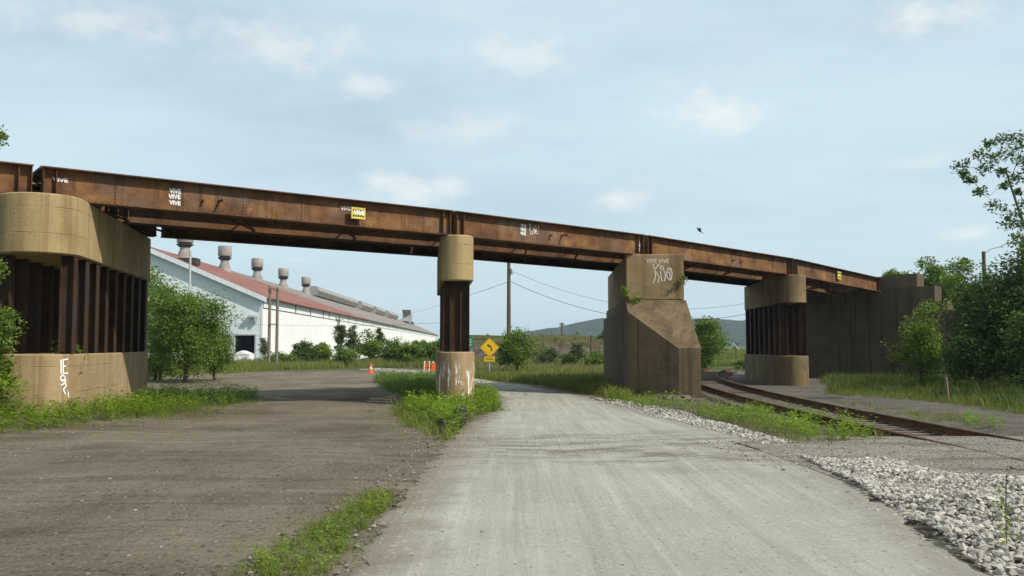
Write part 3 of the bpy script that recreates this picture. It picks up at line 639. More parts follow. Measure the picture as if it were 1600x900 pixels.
# small yellow sign boxes
def sign_box(i, px, py, w, h, out, txt):
    p, t, up, nr, gd = fascia(i, px, py); sp = spans[i][0]; ax = (t, nr, up)
    s = MB().box(p + nr * out, (w / 2, .02, h / 2), ax).build('yellow_sign', 'yellow_box', gd); o = p + nr * (out + .02)
    f = MB()
    for q in (.06, .5): f.box(p + nr * out / 2 + t * (q - .28) * w, (.015, out / 2 - .02, .015), ax)
    f.build('sign_arm', 'rust_dark', gd)
    fr = MB()
    for sx in (-1, 1): fr.box(o + t * sx * (w / 2 - .012) + nr * .003, (.012, .004, h / 2), ax)
    for sz in (-1, 1): fr.box(o + up * sz * (h / 2 - .012) + nr * .003, (w / 2 - .025, .004, .012), ax)
    fr.build('rim', 'yellow_box', gd); m = MB(); k = 5
    for r_ in (.24, -.24):
        for q in range(k): m.box(o + t * w * (-.34 + .17 * q) + up * h * r_ + nr * .003, (w * .055, .003, h * .10 * (1 - .25 * (q % 2))), ax)
    tag(m.build('worn_print', 'black_print', gd), kind='stuff')
    if txt: text_part(txt, 'stencil_lettering', 'white_paint', gd, o - t * w * .36 - up * h * .16, t, up, nr, w * .8, h * .40, .008, .035)
sign_box(1, 554.5, 334.5, .46, .34, .20, 'VIVE'); sign_box(4, 1308, 430.5, .46, .40, .10, None)

# --- piers
def stadium(N, Fp, r, flat_far=True, seg=14, chamf=.35):
    N = np.array(N, float); Fp = np.array(Fp, float); d = unit(Fp - N); nr = np.array([d[1], -d[0]]); pts = []
    for k in range(seg + 1):
        a = math.pi * k / seg; pts.append(N - nr * r * math.cos(a) - d * r * math.sin(a))
    if flat_far: pts += [Fp + nr * r - d * chamf, Fp + nr * (r - chamf), Fp - nr * (r - chamf), Fp - nr * r - d * chamf]
    else:
        for k in range(seg + 1): a = math.pi * k / seg; pts.append(Fp + nr * r * math.cos(a) + d * r * math.sin(a))
    return pts
def hcol(root, x, y, z0, z1, d, mat='rust_column', hw=.135):
    nr = np.array([d[1], -d[0], 0]); d3 = np.array([d[0], d[1], 0]); zc = (z0 + z1) / 2; hz_ = (z1 - z0) / 2; m = MB(); ax = (d3, nr, np.array((0, 0, 1.)))
    m.box((x, y, zc), (.008, hw, hz_), ax)
    for s in (-1, 1): m.box(np.array((x, y, zc)) + nr * s * (hw + .011), (.15, .011, hz_), ax)
    if hw > .3:
        for s in (-.26, .16): m.box(np.array((x, y, zc)) + nr * s * hw * 2 - d3 * .069, (.06, .012, hz_), ax)
    return m.build('column', mat, root)
def pier(label, N, Fp, r, zb, z1, z2, z3, ncol, mats, base_extra=.04, inset=.16, flare=.0, rows=2, flat_far=True, label2=None, first=.25):
    root = empty('bridge_pier', (N[0], N[1], zb), label, 'bridge pier', 'piers of the railway bridge')
    b = MB().prism(stadium(N, Fp, r + base_extra, flat_far), zb - .25, z1, .03, flare).build('base', mats[0], root, 35); c = MB().prism(stadium(N, Fp, r, flat_far), z2, z3, .03).build('cap', mats[1], root, 35)
    N = np.array(N, float); Fp = np.array(Fp, float); d = unit(Fp - N); nr = np.array([d[1], -d[0]]); Ln = np.linalg.norm(Fp - N)
    for k in range(ncol):
        q = N + d * (first - r * .45 + (Ln - .5 - first + r * .45) * k / (ncol - 1))
        for s in ((-1, 1) if rows == 2 else (0,)):
            p = q + nr * s * (r - inset - .02); hcol(root, p[0], p[1], z1 - .01, z2 + .02, d, hw=.135 if rows == 2 else r - .15)
    return root, b, c, d, nr
N1, F1 = (-11.32, 21.75), (-12.95, 30.2)
pier1 = pier('wide round-ended concrete pier on many steel columns, graffiti on its base', N1, F1, .92, .0, 1.40, 3.74, P[1][2] - GD - .002, 9, ('concrete_tan_base', 'concrete_tan'), .0, .20, .0)
pier2 = pier('narrow concrete and steel pier with white paint drips on its round base', (-1.80, 29.5), (-2.62, 38.3), .545, -.3, 1.40, 3.68, P[2][2] - GD - .002, 8, ('concrete_paint', 'concrete_tan'), .04, .16, 0, 1)
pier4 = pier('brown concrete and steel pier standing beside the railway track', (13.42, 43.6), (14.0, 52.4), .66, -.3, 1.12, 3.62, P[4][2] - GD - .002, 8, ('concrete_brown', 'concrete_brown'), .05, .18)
d0 = P[0] - P[1]; N0 = (N1[0] + d0[0], N1[1] + d0[1]); F0 = (F1[0] + d0[0], F1[1] + d0[1])
pier0 = pier('round-ended concrete pier without graffiti under the outermost girder span', N0, F0, .92, float(zt(*N0)), 1.40, 3.74, P[0][2] - GD - .002, 9, ('concrete_tan_base', 'concrete_tan'), .0, .20, .10)
# graffiti on the wide pier's base: drawn on its straight side
_, b1_, c1_, d1, nr1 = pier1
def hit1(px, py):
    r_ = ray(px, py); N_ = np.array(N1); D_ = np.array(d1); L_ = np.linalg.norm(np.array(F1) - N_); t = 18.0 / r_[1]; st = .004 / r_[1]
    for _ in range(5000):
        p = np.array([r_[0] * t, r_[1] * t, CAMZ + r_[2] * t]); q = p[:2] - N_; k = min(max(q @ D_, 0), L_); e = q - D_ * k; dd = np.linalg.norm(e)
        if dd < .924: return p, np.array([e[0] / dd, e[1] / dd, 0])
        t += st
    return p, np.array([1., 0, 0])
def px_strokes(name, mat, strokes, w):
    mb = MB()
    for st in strokes:
        fine = []
        for a, b in zip(st[:-1], st[1:]):
            m = max(1, int(math.hypot(b[0] - a[0], b[1] - a[1]) / 3)); fine += [(a[0] + (b[0] - a[0]) * k / m, a[1] + (b[1] - a[1]) * k / m) for k in range(m)]
        H = [hit1(*q) for q in fine + [st[-1]]]; V = []
        for i, (p, n_) in enumerate(H):
            t = unit(H[min(i + 1, len(H) - 1)][0] - H[max(i - 1, 0)][0]); q = np.cross(n_, t) * w * .5; V += [p + q + n_ * .004, p - q + n_ * .004]
        mb.add(V, [(2 * i, 2 * i + 1, 2 * i + 3, 2 * i + 2) for i in range(len(H) - 1)])
    mb.build(name, mat, b1_)
ez = np.array([0, 0, 1.])
px_strokes('white_tag', 'white_paint', [[(95, 562), (95.5, 584)], [(98.5, 561), (99, 583)], [(100, 562), (106, 561)], [(100, 572), (103, 572)], [(98, 583.5), (106, 583)], [(94, 590), (98, 585.5), (102, 590), (98, 596), (94, 592)], [(96, 594), (103, 594), (99, 600), (95, 602)], [(101, 596), (103, 603), (99, 608), (102, 616)], [(106.5, 612), (107, 621)]], .034)
px_strokes('faded_tag', 'chalk_grey', [[(134, 583), (142, 581), (150, 584), (154, 588), (150, 594)], [(135, 600), (144, 605), (152, 602), (158, 606)], [(160, 596), (165, 586), (170, 582), (176, 577)], [(184, 568), (190, 566), (196, 570), (198, 585), (196, 596), (189, 598), (187, 582), (190, 570)], [(199, 568), (208, 560), (211, 575), (209, 586), (204, 592)], [(172, 577), (180, 576), (178, 590), (174, 600)], [(204, 607), (213, 603)], [(208, 598), (207, 612)], [(148, 590), (152, 580), (158, 585), (160, 590)]], .022)
# --- the massive wall pier with its sloping buttress
root3 = empty('wall_pier', (5.5, 34.5, -.3), 'massive stained concrete wall pier with sloping buttress and scrawled lettering', 'bridge pier', 'piers of the railway bridge')
zt3 = P[3][2] - GD - .002; yf = 34.75; xl, xr = W(978.5, 398, yf)[0], W(1068, 398, yf)[0]; zl = W(1000, 469, yf)[2]
up_blk = MB().prism([(xl, yf), (xr, yf), (xr + .45, 46.2), (xl + .5, 46.2)], zl + .01, zt3, .03).build('upper_wall', 'concrete_upper', root3)
A = (xl - .02, 34.25); B = (6.02, 32.95); C = (6.78, 32.75); zlow = 1.50
def slope_z(y): return zl - (zl - zlow) * (yf - .06 - y) / (yf - .06 - B[1])
V = []; poly = [(A[0], A[1]), B, C, (xr + .06, yf - .06), (xr + .5, 46.3), (xl + .42, 46.3), (xl - .05, yf - .06)]; tops = [slope_z(A[1]), zlow, zlow + .02, zl, zl, zl, zl]
V = [(x, y, -.55) for x, y in poly] + [(x, y, z) for (x, y), z in zip(poly, tops)]; n = len(poly)
F = [(i, (i + 1) % n, n + (i + 1) % n, n + i) for i in range(n)] + [tuple(range(n - 1, -1, -1))] + [(n + 0, n + 1, n + 2, n + 3, n + 6), (n + 3, n + 4, n + 5, n + 6)]
MB().add(V, F).build('buttress', 'concrete_grime_shade', root3)
low = W(945, 500, 46.3)[0]
MB().prism([(xl - .03, yf + .4), (xl + 1, yf + .4), (6, 46.5), (W(943, 500, 46.5)[0], 46.5)], -.55, 2.95, .03).build('side_footing', 'concrete_dark', root3)
nf = np.array((0, -1., 0)); exx = np.array((1., 0, 0)); fo = np.array((0, yf, 0.))
def f_uv(px, py): p = onplane(px, py, fo, nf); return p[0], p[2]
def f_strokes(strokes, w, name, mat='white_worn'):
    mb = MB()
    for st in strokes: ribbon(mb, [f_uv(*q) for q in st], fo, exx, ez, nf, w, .004)
    mb.build(name, mat, up_blk)
def zpx(zx, zy): return 960 + zx * 140 / 900, 380 + zy * 140 / 900
f_strokes([[zpx(*q) for q in s] for s in ([(385, 205), (405, 270), (415, 330), (390, 405)], [(450, 205), (405, 270), (425, 300), (448, 340), (440, 400)], [(462, 280), (468, 340), (480, 385)], [(490, 235), (480, 225), (462, 232), (458, 250), (472, 262), (490, 255), (488, 240), (474, 240)], [(490, 262), (510, 300), (512, 340), (503, 382)], [(550, 240), (532, 265), (524, 300), (530, 345), (560, 378)], [(550, 240), (572, 260), (580, 300), (574, 350), (560, 378)], [(528, 292), (582, 290)], [(556, 240), (558, 378)])], .030, 'scrawl')
q0 = f_uv(1009.5, 411); q1 = f_uv(1045, 402); 
text_part('VIVE VIVE', 'lettering', 'white_worn', up_blk, (q0[0], yf, q0[1]), exx, ez, nf, q1[0] - q0[0], .16, .004, .0)
# --- abutment with stepped wing wall
ab0 = P[5] + np.array([bd[0], bd[1], 0]) * .05; ab0[2] = -.3
abut = empty('abutment', ab0, 'dark concrete abutment with a wing wall that steps down', 'abutment'); b3 = np.array([bd[0], bd[1], 0])
def wallblk(s0, s1, z0, z1, back0, thick, name, mat='concrete_dark'):
    c = ab0 + wdir * (s0 + s1) / 2 + b3 * (back0 + thick / 2); MB().box((c[0], c[1], (z0 + z1) / 2), ((s1 - s0) / 2, thick / 2, (z1 - z0) / 2), (wdir, b3, (0, 0, 1.))).build(name, mat, abut)
seat = P[5][2] - GD - .004
wallblk(-7.4, .55, -.6, seat, -.5, 1.7, 'breast_wall'); wallblk(-7.4, .30, seat + .002, seat + .95, .42, .7, 'back_wall')
wallblk(.30, 1.75, seat + .003, seat + 1.02, .40, 1.0, 'parapet'); wallblk(.553, 3.0, -.6, seat + .22, -.42, 1.0, 'wing_wall'); wallblk(3.003, 3.62, -.6, seat - .62, -.38, .9, 'wall_step'); wallblk(3.623, 4.4, -.6, seat - 1.12, -.36, .86, 'wall_step'); wallblk(4.403, 5.3, -.6, seat - 1.75, -.34, .8, 'wall_step')

# ================================================================== RAILWAY TRACK
tr = empty('railway_track', (7.75, 17, -.2), 'rusty railway track on worn timber ties curving under the bridge', 'railway track')
def railpath(off):
    out = []
    for y in np.arange(-4, 64, .8):
        dx = (xc(y + .1) - xc(y - .1)) / .2; n_ = unit((1, -dx)); out.append((float(xc(y)) + n_[0] * off, y + n_[1] * off))
    return out
def rail(off):
    P2 = railpath(off); prof = [(-.068, -.172), (.068, -.172), (.068, -.160), (.012, -.145), (.012, -.045), (.036, -.035), (.036, -.004), (.028, 0), (-.028, 0), (-.036, -.004), (-.036, -.035), (-.012, -.045), (-.012, -.145), (-.068, -.160)]
    m = len(prof); V = []; F = []
    for i, p in enumerate(P2):
        a = np.array(P2[max(i - 1, 0)]); b = np.array(P2[min(i + 1, len(P2) - 1)]); t = unit(b - a); nr = np.array([t[1], -t[0]])
        for u, z in prof: V.append((p[0] + nr[0] * u, p[1] + nr[1] * u, z + .03))
    for i in range(len(P2) - 1):
        for k in range(m): F.append((i * m + k, i * m + (k + 1) % m, (i + 1) * m + (k + 1) % m, (i + 1) * m + k))
    F.append(tuple(range(m))); return MB().add(V, F).build('rail', 'rust_rail', tr)
rail(-.755); rail(.755)
tie = MB().box((0, 0, 0), (1.27, .105, .075)); tie_o = tie.build('tie', 'wood_tie'); tie_data = tie_o.data; bpy.data.objects.remove(tie_o)
for k, y in enumerate(np.arange(16.2, 63, .52)):
    dx = (xc(y + .1) - xc(y - .1)) / .2; y += random.uniform(-.05, .05); o = link('tie', tie_data, None, tr, np.array((float(xc(y)) + random.uniform(-.05, .05), y, -.142 - .075 - random.uniform(0, .012))) - origin(tr)); o.rotation_euler = (random.uniform(-.03, .03), 0, -math.atan(dx) + random.uniform(-.03, .03))

# ================================================================== MILL
cor = W(410, 463, 120.); ev = cor[2]; C0 = np.array([cor[0], 120.]); ma = unit((-.028, 1)); ml = np.array([-ma[1], ma[0]]); SL = .424; MW = 31.; ML = 430.; ZB = -1.7
def mp(l, a, z): q = C0 + ml * l + ma * a; return (q[0], q[1], z)
rz = ev + SL * MW / 2
mill = empty('mill_building', mp(MW / 2, 0, ZB), 'long white corrugated steel mill with a rusty red roof and roof ventilators', 'factory')
gw = [(.12, ZB), (.9, ZB), (.9, 2.95), (3.5, 2.95), (3.5, ZB), (MW - .12, ZB), (MW - .12, ev - .1), (MW / 2, rz - .1), (.12, ev - .1)]
MB().add([mp(l, .0, z) for l, z in gw] + [mp(l, .25, z) for l, z in gw], [tuple(range(9)), tuple(range(17, 8, -1))] + [(i, i + 9, (i + 1) % 9 + 9, (i + 1) % 9) for i in range(9)]).build('gable_wall', 'mill_gable', mill)
def mbox(l0, l1, a0, a1, z0, z1): 
    c = mp((l0 + l1) / 2, (a0 + a1) / 2, (z0 + z1) / 2); return c, ((l1 - l0) / 2, (a1 - a0) / 2, (z1 - z0) / 2), ((ml[0], ml[1], 0), (ma[0], ma[1], 0), (0, 0, 1))
strip_z = ev - 1.62
MB().box(*mbox(-.10, .12, -.02, ML, ZB, strip_z)).build('long_wall', 'mill_white', mill)
MB().box(*mbox(.0, .12, 0, ML, strip_z, ev - .12)).build('panel_backing', 'vent_dark', mill)
MB().box(*mbox(MW - .12, MW + .1, -.02, ML, ZB, ev - .1)).build('far_wall', 'mill_white', mill); MB().box(*mbox(.13, MW - .13, ML, ML + .3, ZB, ev - .1)).build('end_wall', 'mill_white', mill)
k = 0; a = .2; pan_o = MB().box((0, 0, 0), (1, 1, 1)).build('wall_panel', 'mill_panel'); pan_me = pan_o.data; bpy.data.objects.remove(pan_o)
while a < ML - 12:
    w_ = 3.2 if k == 0 else (4.6 if k == 1 else (11.9 if k % 5 else 6.2))
    if k == 1: a += .95
    c, h_, ax = mbox(-.07, -.005, a + .42, a + w_ - .42, strip_z + .17, ev - .2); o = link('wall_panel', pan_me, None, mill, np.array(c) - origin(mill)); o.scale = h_; o.rotation_euler = (0, 0, math.atan2(ml[1], ml[0])); a += w_; k += 1
MB().box(*mbox(-.12, -.102, 3.5, 4.3, strip_z + .1, ev - .2)).build('side_opening', 'black_print', mill)
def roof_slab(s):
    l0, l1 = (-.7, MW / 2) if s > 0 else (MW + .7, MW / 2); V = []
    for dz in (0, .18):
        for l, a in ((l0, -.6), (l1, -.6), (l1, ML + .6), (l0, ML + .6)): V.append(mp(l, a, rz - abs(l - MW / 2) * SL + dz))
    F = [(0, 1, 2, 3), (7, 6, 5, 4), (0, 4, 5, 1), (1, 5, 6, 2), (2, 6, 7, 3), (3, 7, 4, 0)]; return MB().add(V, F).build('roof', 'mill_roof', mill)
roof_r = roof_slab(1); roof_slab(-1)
tb = MB()
for l0, l1 in ((-.7, MW / 2), (MW / 2, MW + .7)):
    za, zb_ = rz - abs(l0 - MW / 2) * SL, rz - abs(l1 - MW / 2) * SL; V = [mp(l, a_, z + dz) for a_ in (-.72, -.603) for (l, z) in ((l0, za), (l1, zb_)) for dz in (-.52, .12)]
    tb.add(V, [(0, 1, 3, 2), (4, 6, 7, 5), (0, 4, 5, 1), (2, 3, 7, 6), (1, 5, 7, 3), (0, 2, 6, 4)])
tb.build('barge_board', 'trim', mill)
sm = MB()
for z in (2.96, 5.2, 7.6, 10.4): 
    lr = min(MW / 2, MW - .3); l_hi = MW / 2 - max(0, (z - ev)) / SL; sm.box(*mbox(max(.15, (z - ev) / SL + .8), MW / 2, -.03, -.002, z, z + .06))
sm.build('gable_seam', 'trim', mill); MB().box(*mbox(-.12, .14, -.06, -.022, ZB, ev - .3)).build('corner_trim', 'trim', mill)
fr = MB(); fr.box(*mbox(.72, .9, -.06, -.003, ZB, 3.12)).box(*mbox(3.5, 3.68, -.06, -.003, ZB, 3.12)).box(*mbox(.9, 3.5, -.06, -.003, 2.952, 3.12)); fr.build('door_frame', 'galv', mill)
def roof_z(l): return rz - abs(l - MW / 2) * SL + .18
VL = None
for px, yb, wpx in ((288, 409, 25), (350.5, 432, 20.5), (401.5, 444, 18), (442.5, 455, 16), (478, 466, 14.3)):
    aa = 10 + (472. / (760 - px) * 130 - 130); d_ = 130 + (aa - 10); X_ = (px - 800) / FPX * d_; l = -(X_ - (C0[0] + ma[0] * aa)) / ma[1]; r_ = wpx / 2 / FPX * d_
    zr = roof_z(l + 1.0); c = mp(l, aa, zr - 1.2); dr = None
    vt = MB().lathe(c, [(r_ * 1.0, 0), (r_ * .95, .9), (r_ * .62, 2.0), (r_ * .58, 2.35)], 20).build('roof_ventilator', 'vent_metal', mill, 40)
    MB().lathe((c[0], c[1], c[2] + 2.352), [(r_ * .60, 0), (r_ * 1.03, .38), (r_ * 1.03, .48), (r_ * .80, .49), (r_ * .80, .80)], 20).build('collar', 'vent_dark', vt, 40)
    MB().lathe((c[0], c[1], c[2] + 3.05), [(r_ * .98, 0), (r_, .04), (r_, 1.62), (r_ * .97, 1.66)], 24).build('drum', 'vent_metal', vt, 40)
    VL = l
def octo(l, a0, a1, r_, zc, name='roof_monitor'):
    V = []
    for a_ in (a0, a1):
        for q in range(6): w_ = math.pi / 3 * q; V.append(mp(l + r_ * 1.08 * math.cos(w_), a_, zc + r_ * math.sin(w_)))
    V = [v for v in V]; F = [(i, (i + 1) % 6, (i + 1) % 6 + 6, i + 6) for i in range(6)] + [tuple(range(5, -1, -1)), tuple(range(6, 12))]
    o = MB().add(V, F).build(name, 'monitor', mill); nb = max(2, int((a1 - a0) / 12))
    for q in range(nb):
        av = a0 + (a1 - a0) * (q + .5) / nb; MB().box(*mbox(l - r_ * .5, l + r_ * .5, av - .3, av + .3, roof_z(l) - .6, zc - r_ * .6)).build('monitor_leg', 'vent_dark', o)
    return o
for a0, a1 in ((107, 178), (187, 217), (227, 258), (270, 312)): octo(VL, a0, a1, 1.35 if a0 < 110 else 1.55, roof_z(VL) + 1.25)
# scoop-shaped hood further along the roof
V = []; prof = [(0, -.3), (6, -.3), (10, 2.2), (10, 3.6), (5.5, 6.4), (2.2, 6.8), (5.0, 4.6), (4.4, 2.6), (-12, .2)]
for s in (-2.2, 2.2):
    for q, z in prof: V.append(mp(VL + s, 366 + q * 1.6, roof_z(VL) + z))
n = len(prof); MB().add(V, [(i, (i + 1) % n, (i + 1) % n + n, i + n) for i in range(n)] + [tuple(range(n - 1, -1, -1)), tuple(range(n, 2 * n))]).build('roof_hood', 'monitor', mill)
c, h_, ax = mbox(9.2, 11.6, 1.2, 3.2, roof_z(10.4) - .3, roof_z(10.4) + .62); MB().box(c, h_, ax).build('roof_box', 'vent_dark', mill)
MB().box(*mbox(VL - .8, VL + .8, 408, 411, roof_z(VL) - .5, roof_z(VL) + 1.4)).build('roof_box', 'vent_dark', mill)
# broken lamp by the corner and ladder cage on the long wall
MB().box(*mbox(.9, 1.7, -.8, -.05, ev - 2.8, ev - 2.5)).box(*mbox(.5, .9, -.6, -.2, ev - 3.3, ev - 2.6)).build('wall_lamp', 'galv', mill)

# ================================================================== POLES, SIGNS, SMALL THINGS
def gz(x, y): return float(zt(x, y))
# twin poles with a top bar
q0, q1 = W(422, 580, 76.), W(433.5, 582, 76.); base = (q0[0], 76., gz(q0[0], 76)); pf = empty('pole_frame', base, 'pair of timber poles joined by a bar in front of the mill', 'pole')
for q, ty_ in ((W(422, 447, 76.), 0), (W(434, 449, 76.), 0)):
    MB().tube([(q[0], 76., base[2] - .2), (q[0], 76., q[2])], [.14, .11], 10).build('pole', 'wood_grey', pf, 60)
a_, b_ = W(420, 450.5, 75.8), W(436, 452, 75.8); MB().tube([a_, b_], .06, 6).build('crossbar', 'wood_grey', pf); a_, b_ = W(421, 506, 75.8), W(435, 507, 75.8); MB().tube([a_, b_], .05, 6).build('crossbar', 'wood_grey', pf)
q = W(297.5, 392, 100.); solo(MB().tube([(q[0], 100., gz(q[0], 100) - .2), (q[0], 100., q[2])], [.16, .12], 10), 'mast', 'galv', (q[0], 100., gz(q[0], 100)), 'tall grey mast in front of the mill gable', 'mast', smooth=60)
# big utility pole behind the bridge
q = W(795, 575, 74.); z0 = gz(q[0], 74.); qt = W(795, 384, 74.); up_ = empty('utility_pole', (q[0], 74., z0), 'dark timber utility pole carrying wires, rising behind the bridge', 'utility pole')
MB().tube([(q[0], 74., z0 - .3), (q[0], 74., qt[2])], [.19, .13], 12).build('pole', 'wood_pole', up_, 60)
q2 = W(800, 424, 74.); MB().lathe((q2[0], 73.9, q2[2] - .25), [(.10, 0), (.13, .1), (.13, .4), (.08, .5)], 10).build('insulator', 'galv', up_, 40)
MB().tube([(q[0], 73.9, q2[2]), (q2[0], 73.9, q2[2])], .04, 6).build('insulator_arm', 'wood_pole', up_)
for k, (px, y0, y1, d, lab) in enumerate(((878, 504, 530, 150., 'thin dark post standing on the slag bank top'), (923, 524, 556, 118., 'leaning dark post at the foot of the slag bank'))):
    q = W(px, y1, d); qt = W(px + (0 if k == 0 else 1), y0, d); zb_ = min(q[2], 2.3) if k == 0 else gz(q[0], d)
    p_ = empty('post', (q[0], d, zb_), lab, 'post'); MB().tube([(q[0], d, zb_ - .5), (qt[0], d, qt[2])], [.16, .13], 8).build('shaft', 'wood_pole', p_, 60)
    for zz_ in ((.93, .86) if k == 0 else (.9,)):
        zz = zb_ + (qt[2] - zb_) * zz_; MB().box((q[0] + (qt[0] - q[0]) * zz_, d, zz), (.42 if k == 0 else .3, .08, .07)).build('crossarm', 'wood_pole', p_)
def wire(a, b, sag, r, lab):
    a, b = np.array(a), np.array(b); pts = []
    for i in range(25): f = i / 24; p = a + (b - a) * f; p[2] -= sag * 4 * f * (1 - f); pts.append(p)
    solo(MB().tube(pts, r, 4), 'wire', 'wire', a, lab, 'wire', 'overhead wires')
pole_top = W(795, 440, 74.); wire(pole_top, W(615, 493, 430.), .8, .02, 'overhead wire from the utility pole towards the mill')
wire(W(798, 440, 74.), W(1316, 440, 74.), 3.2, .018, 'lower overhead wire sagging from the utility pole behind the wall pier')
wire(W(803, 425, 74.), W(1320, 426, 74.), 3.0, .012, 'upper overhead wire sagging from the utility pole behind the wall pier')
q = W(1318, 440, 74.); qz = gz(q[0], 74.); solo(MB().tube([(q[0], 74., qz - .3), (q[0], 74., W(1318, 424, 74.)[2])], [.18, .13], 10), 'utility_pole', 'wood_pole', (q[0], 74., qz), 'utility pole hidden behind the abutment span', 'utility pole', smooth=60)
wire(W(230, 492, 118.), W(690, 504, 95.), .8, .012, 'thin wire sagging along the mill wall')
# trail sign
q = G(765, 590); d = q[1]; ts = empty('trail_sign', q, 'yellow diamond sign with a black left curve arrow on a post', 'sign'); top = W(765, 527, d)
MB().box((q[0], d + .03, (q[2] + top[2]) / 2 - .1), (.03, .02, (top[2] - q[2]) / 2 + .05)).build('post', 'galv', ts)
cz_ = W(765, 543, d); h_ = 15.5 / FPX * d; cc = np.array((cz_[0], d - .012, cz_[2]))
def diamond(hh, y): return [(cc[0], y, cc[2] - hh), (cc[0] + hh, y, cc[2]), (cc[0], y, cc[2] + hh), (cc[0] - hh, y, cc[2])]
V = diamond(h_, d - .012) + diamond(h_, d + .008); pl = MB().add(V, [(0, 1, 2, 3), (7, 6, 5, 4), (0, 4, 5, 1), (1, 5, 6, 2), (2, 6, 7, 3), (3, 7, 4, 0)]).build('diamond_plate', 'yellow_sign', ts)
mb = MB(); ribbon(mb, [(.10, -.20), (.105, -.06), (.06, .05), (-.02, .10), (-.08, .12)], cc, exx, ez, nf, .075, .003); mb.add([cc + exx * u + ez * v + nf * .003 for u, v in ((-.17, .15), (-.05, .02), (-.06, .13), (-.02, .22))], [(0, 1, 2), (0, 2, 3)]); mb.build('arrow', 'black_print', pl)
bw = MB(); hb = h_ * .93
for (u0, v0), (u1, v1) in (((0, -hb), (hb, 0)), ((hb, 0), (0, hb)), ((0, hb), (-hb, 0)), ((-hb, 0), (0, -hb))): ribbon(bw, [(u0, v0), (u1, v1)], cc, exx, ez, nf, .014, .003)
bw.build('border', 'black_print', pl)
pc = W(765, 561, d); pw, ph = 8.3 / FPX * d, 3.8 / FPX * d; pp = MB().box((pc[0], d - .002, pc[2]), (pw, .010, ph)).build('name_plate', 'yellow_sign', ts); text_part('TRAIL', 'lettering', 'black_print', pp, (pc[0] - pw * .78, d - .012, pc[2] - ph * .5), exx, ez, nf, pw * 1.56, ph, .003, .01)
# green sign half behind the narrow pier
q = W(735, 575, 68.); gs = empty('guide_sign', (q[0], 68., gz(q[0], 68)), 'green road sign with white marks partly behind the narrow pier', 'sign'); c = W(733, 535, 68.)
for dx in (-.2, .2): MB().tube([(c[0] + dx, 68.03, gz(q[0], 68) - .2), (c[0] + dx, 68.03, c[2] + .4)], .03, 6).build('post', 'galv', gs)
gp = MB().box((c[0], 68., c[2]), (.28, .015, .42)).build('panel', 'green_sign', gs); mb = MB(); co = np.array((c[0], 67.985, c[2]))
for st in ([(-.18, .2), (.18, .2)], [(-.05, .05), (.12, .05), (.18, 0)], [(-.15, -.1), (.1, -.12)], [(-.1, -.22), (.18, -.2)]): ribbon(mb, st, co, exx, ez, nf, .05, .003)
mb.build('white_marks', 'white_worn', gp)
# cone and barriers
q = G(579, 583); cn = empty('traffic_cone', q, 'small orange traffic cone at the far edge of the lot', 'traffic cone'); MB().box(q + (0, 0, .025), (.2, .2, .022)).build('base', 'orange', cn); MB().lathe(q + (0, 0, .048), [(.15, 0), (.035, .62), (.03, .64)], 14).build('cone', 'orange', cn, 50)
MB().lathe(q + (0, 0, .048), [(.112, .24), (.086, .38)], 14).build('band', 'white_worn', cn, 50)
def barrier(px0, px1, y0, y1, d, lab, solid):
    a, b = W(px0, y1, d), W(px1, y1, d); t_ = W(px0, y0, d)[2]; xm = (a[0] + b[0]) / 2; zb_ = gz(xm, d); r_ = empty('road_barrier', (xm, d, zb_), lab, 'barrier', 'orange barriers by the path'); hw = (b[0] - a[0]) / 2; hh = t_ - zb_
    if solid: MB().box((xm, d, zb_ + .12 + (hh - .12) / 2), (hw, .06, (hh - .12) / 2)).build('panel', 'orange', r_)
    else:
        for f in (.35, .62, .88): MB().box((xm, d, zb_ + hh * f), (hw, .02, hh * .10)).build('board', 'orange', r_)
        for s in (-1, 1): MB().tube([(xm + s * hw * .8, d - .25, zb_), (xm + s * hw * .8, d - .03, zb_ + hh)], .035, 6).build('leg', 'white_worn', r_)
    for s in (-.7, .7): MB().box((xm + s * hw, d, zb_ + .03), (.06, .28, .035)).build('foot', 'white_worn' if not solid else 'galv', r_); MB().lathe((xm + s * hw, d, zb_ + hh + .01), [(.06, 0), (.07, .06), (.04, .12)], 8).build('lamp', 'white_worn', r_, 50)
barrier(662, 672, 567, 580, 66., 'orange and white slatted barrier beside the path', False); barrier(674.5, 689, 567.5, 580, 65., 'solid orange barrier panel partly behind the narrow pier', True)
# shed and slab
q = W(376, 567, 92.); zb_ = gz(q[0], 92.); sh = empty('shed', (q[0], 92., zb_), 'small white shed at the dark doorway of the mill', 'shed'); hw = .85
MB().box((q[0], 92.9, zb_ + .5), (hw, .9, .5)).build('walls', 'white_paint', sh); V = [(q[0] + x * (hw + .05), 92.9 + y * .95, zb_ + 1.0 + (.38 if x == 0 else 0)) for y in (-1, 1) for x in (-1, 0, 1)]
MB().add(V, [(0, 1, 4, 3), (1, 2, 5, 4), (0, 2, 1), (3, 4, 5), (0, 3, 5, 2)]).build('roof', 'white_paint', sh); MB().box((q[0] + .45, 91.992, zb_ + .4), (.22, .006, .38)).build('door', 'galv', sh)
q = G(302, 578); sl = MB().box((q[0], q[1], q[2] + .30), (.85, .5, .24)); sl.box((q[0] - .5, q[1], q[2] + .03), (.2, .4, .06)).box((q[0] + .5, q[1], q[2] + .03), (.2, .4, .06)); solo(sl, 'concrete_slab', 'wood_grey', q, 'weathered slab lying raised in the weeds under the big tree', 'slab')
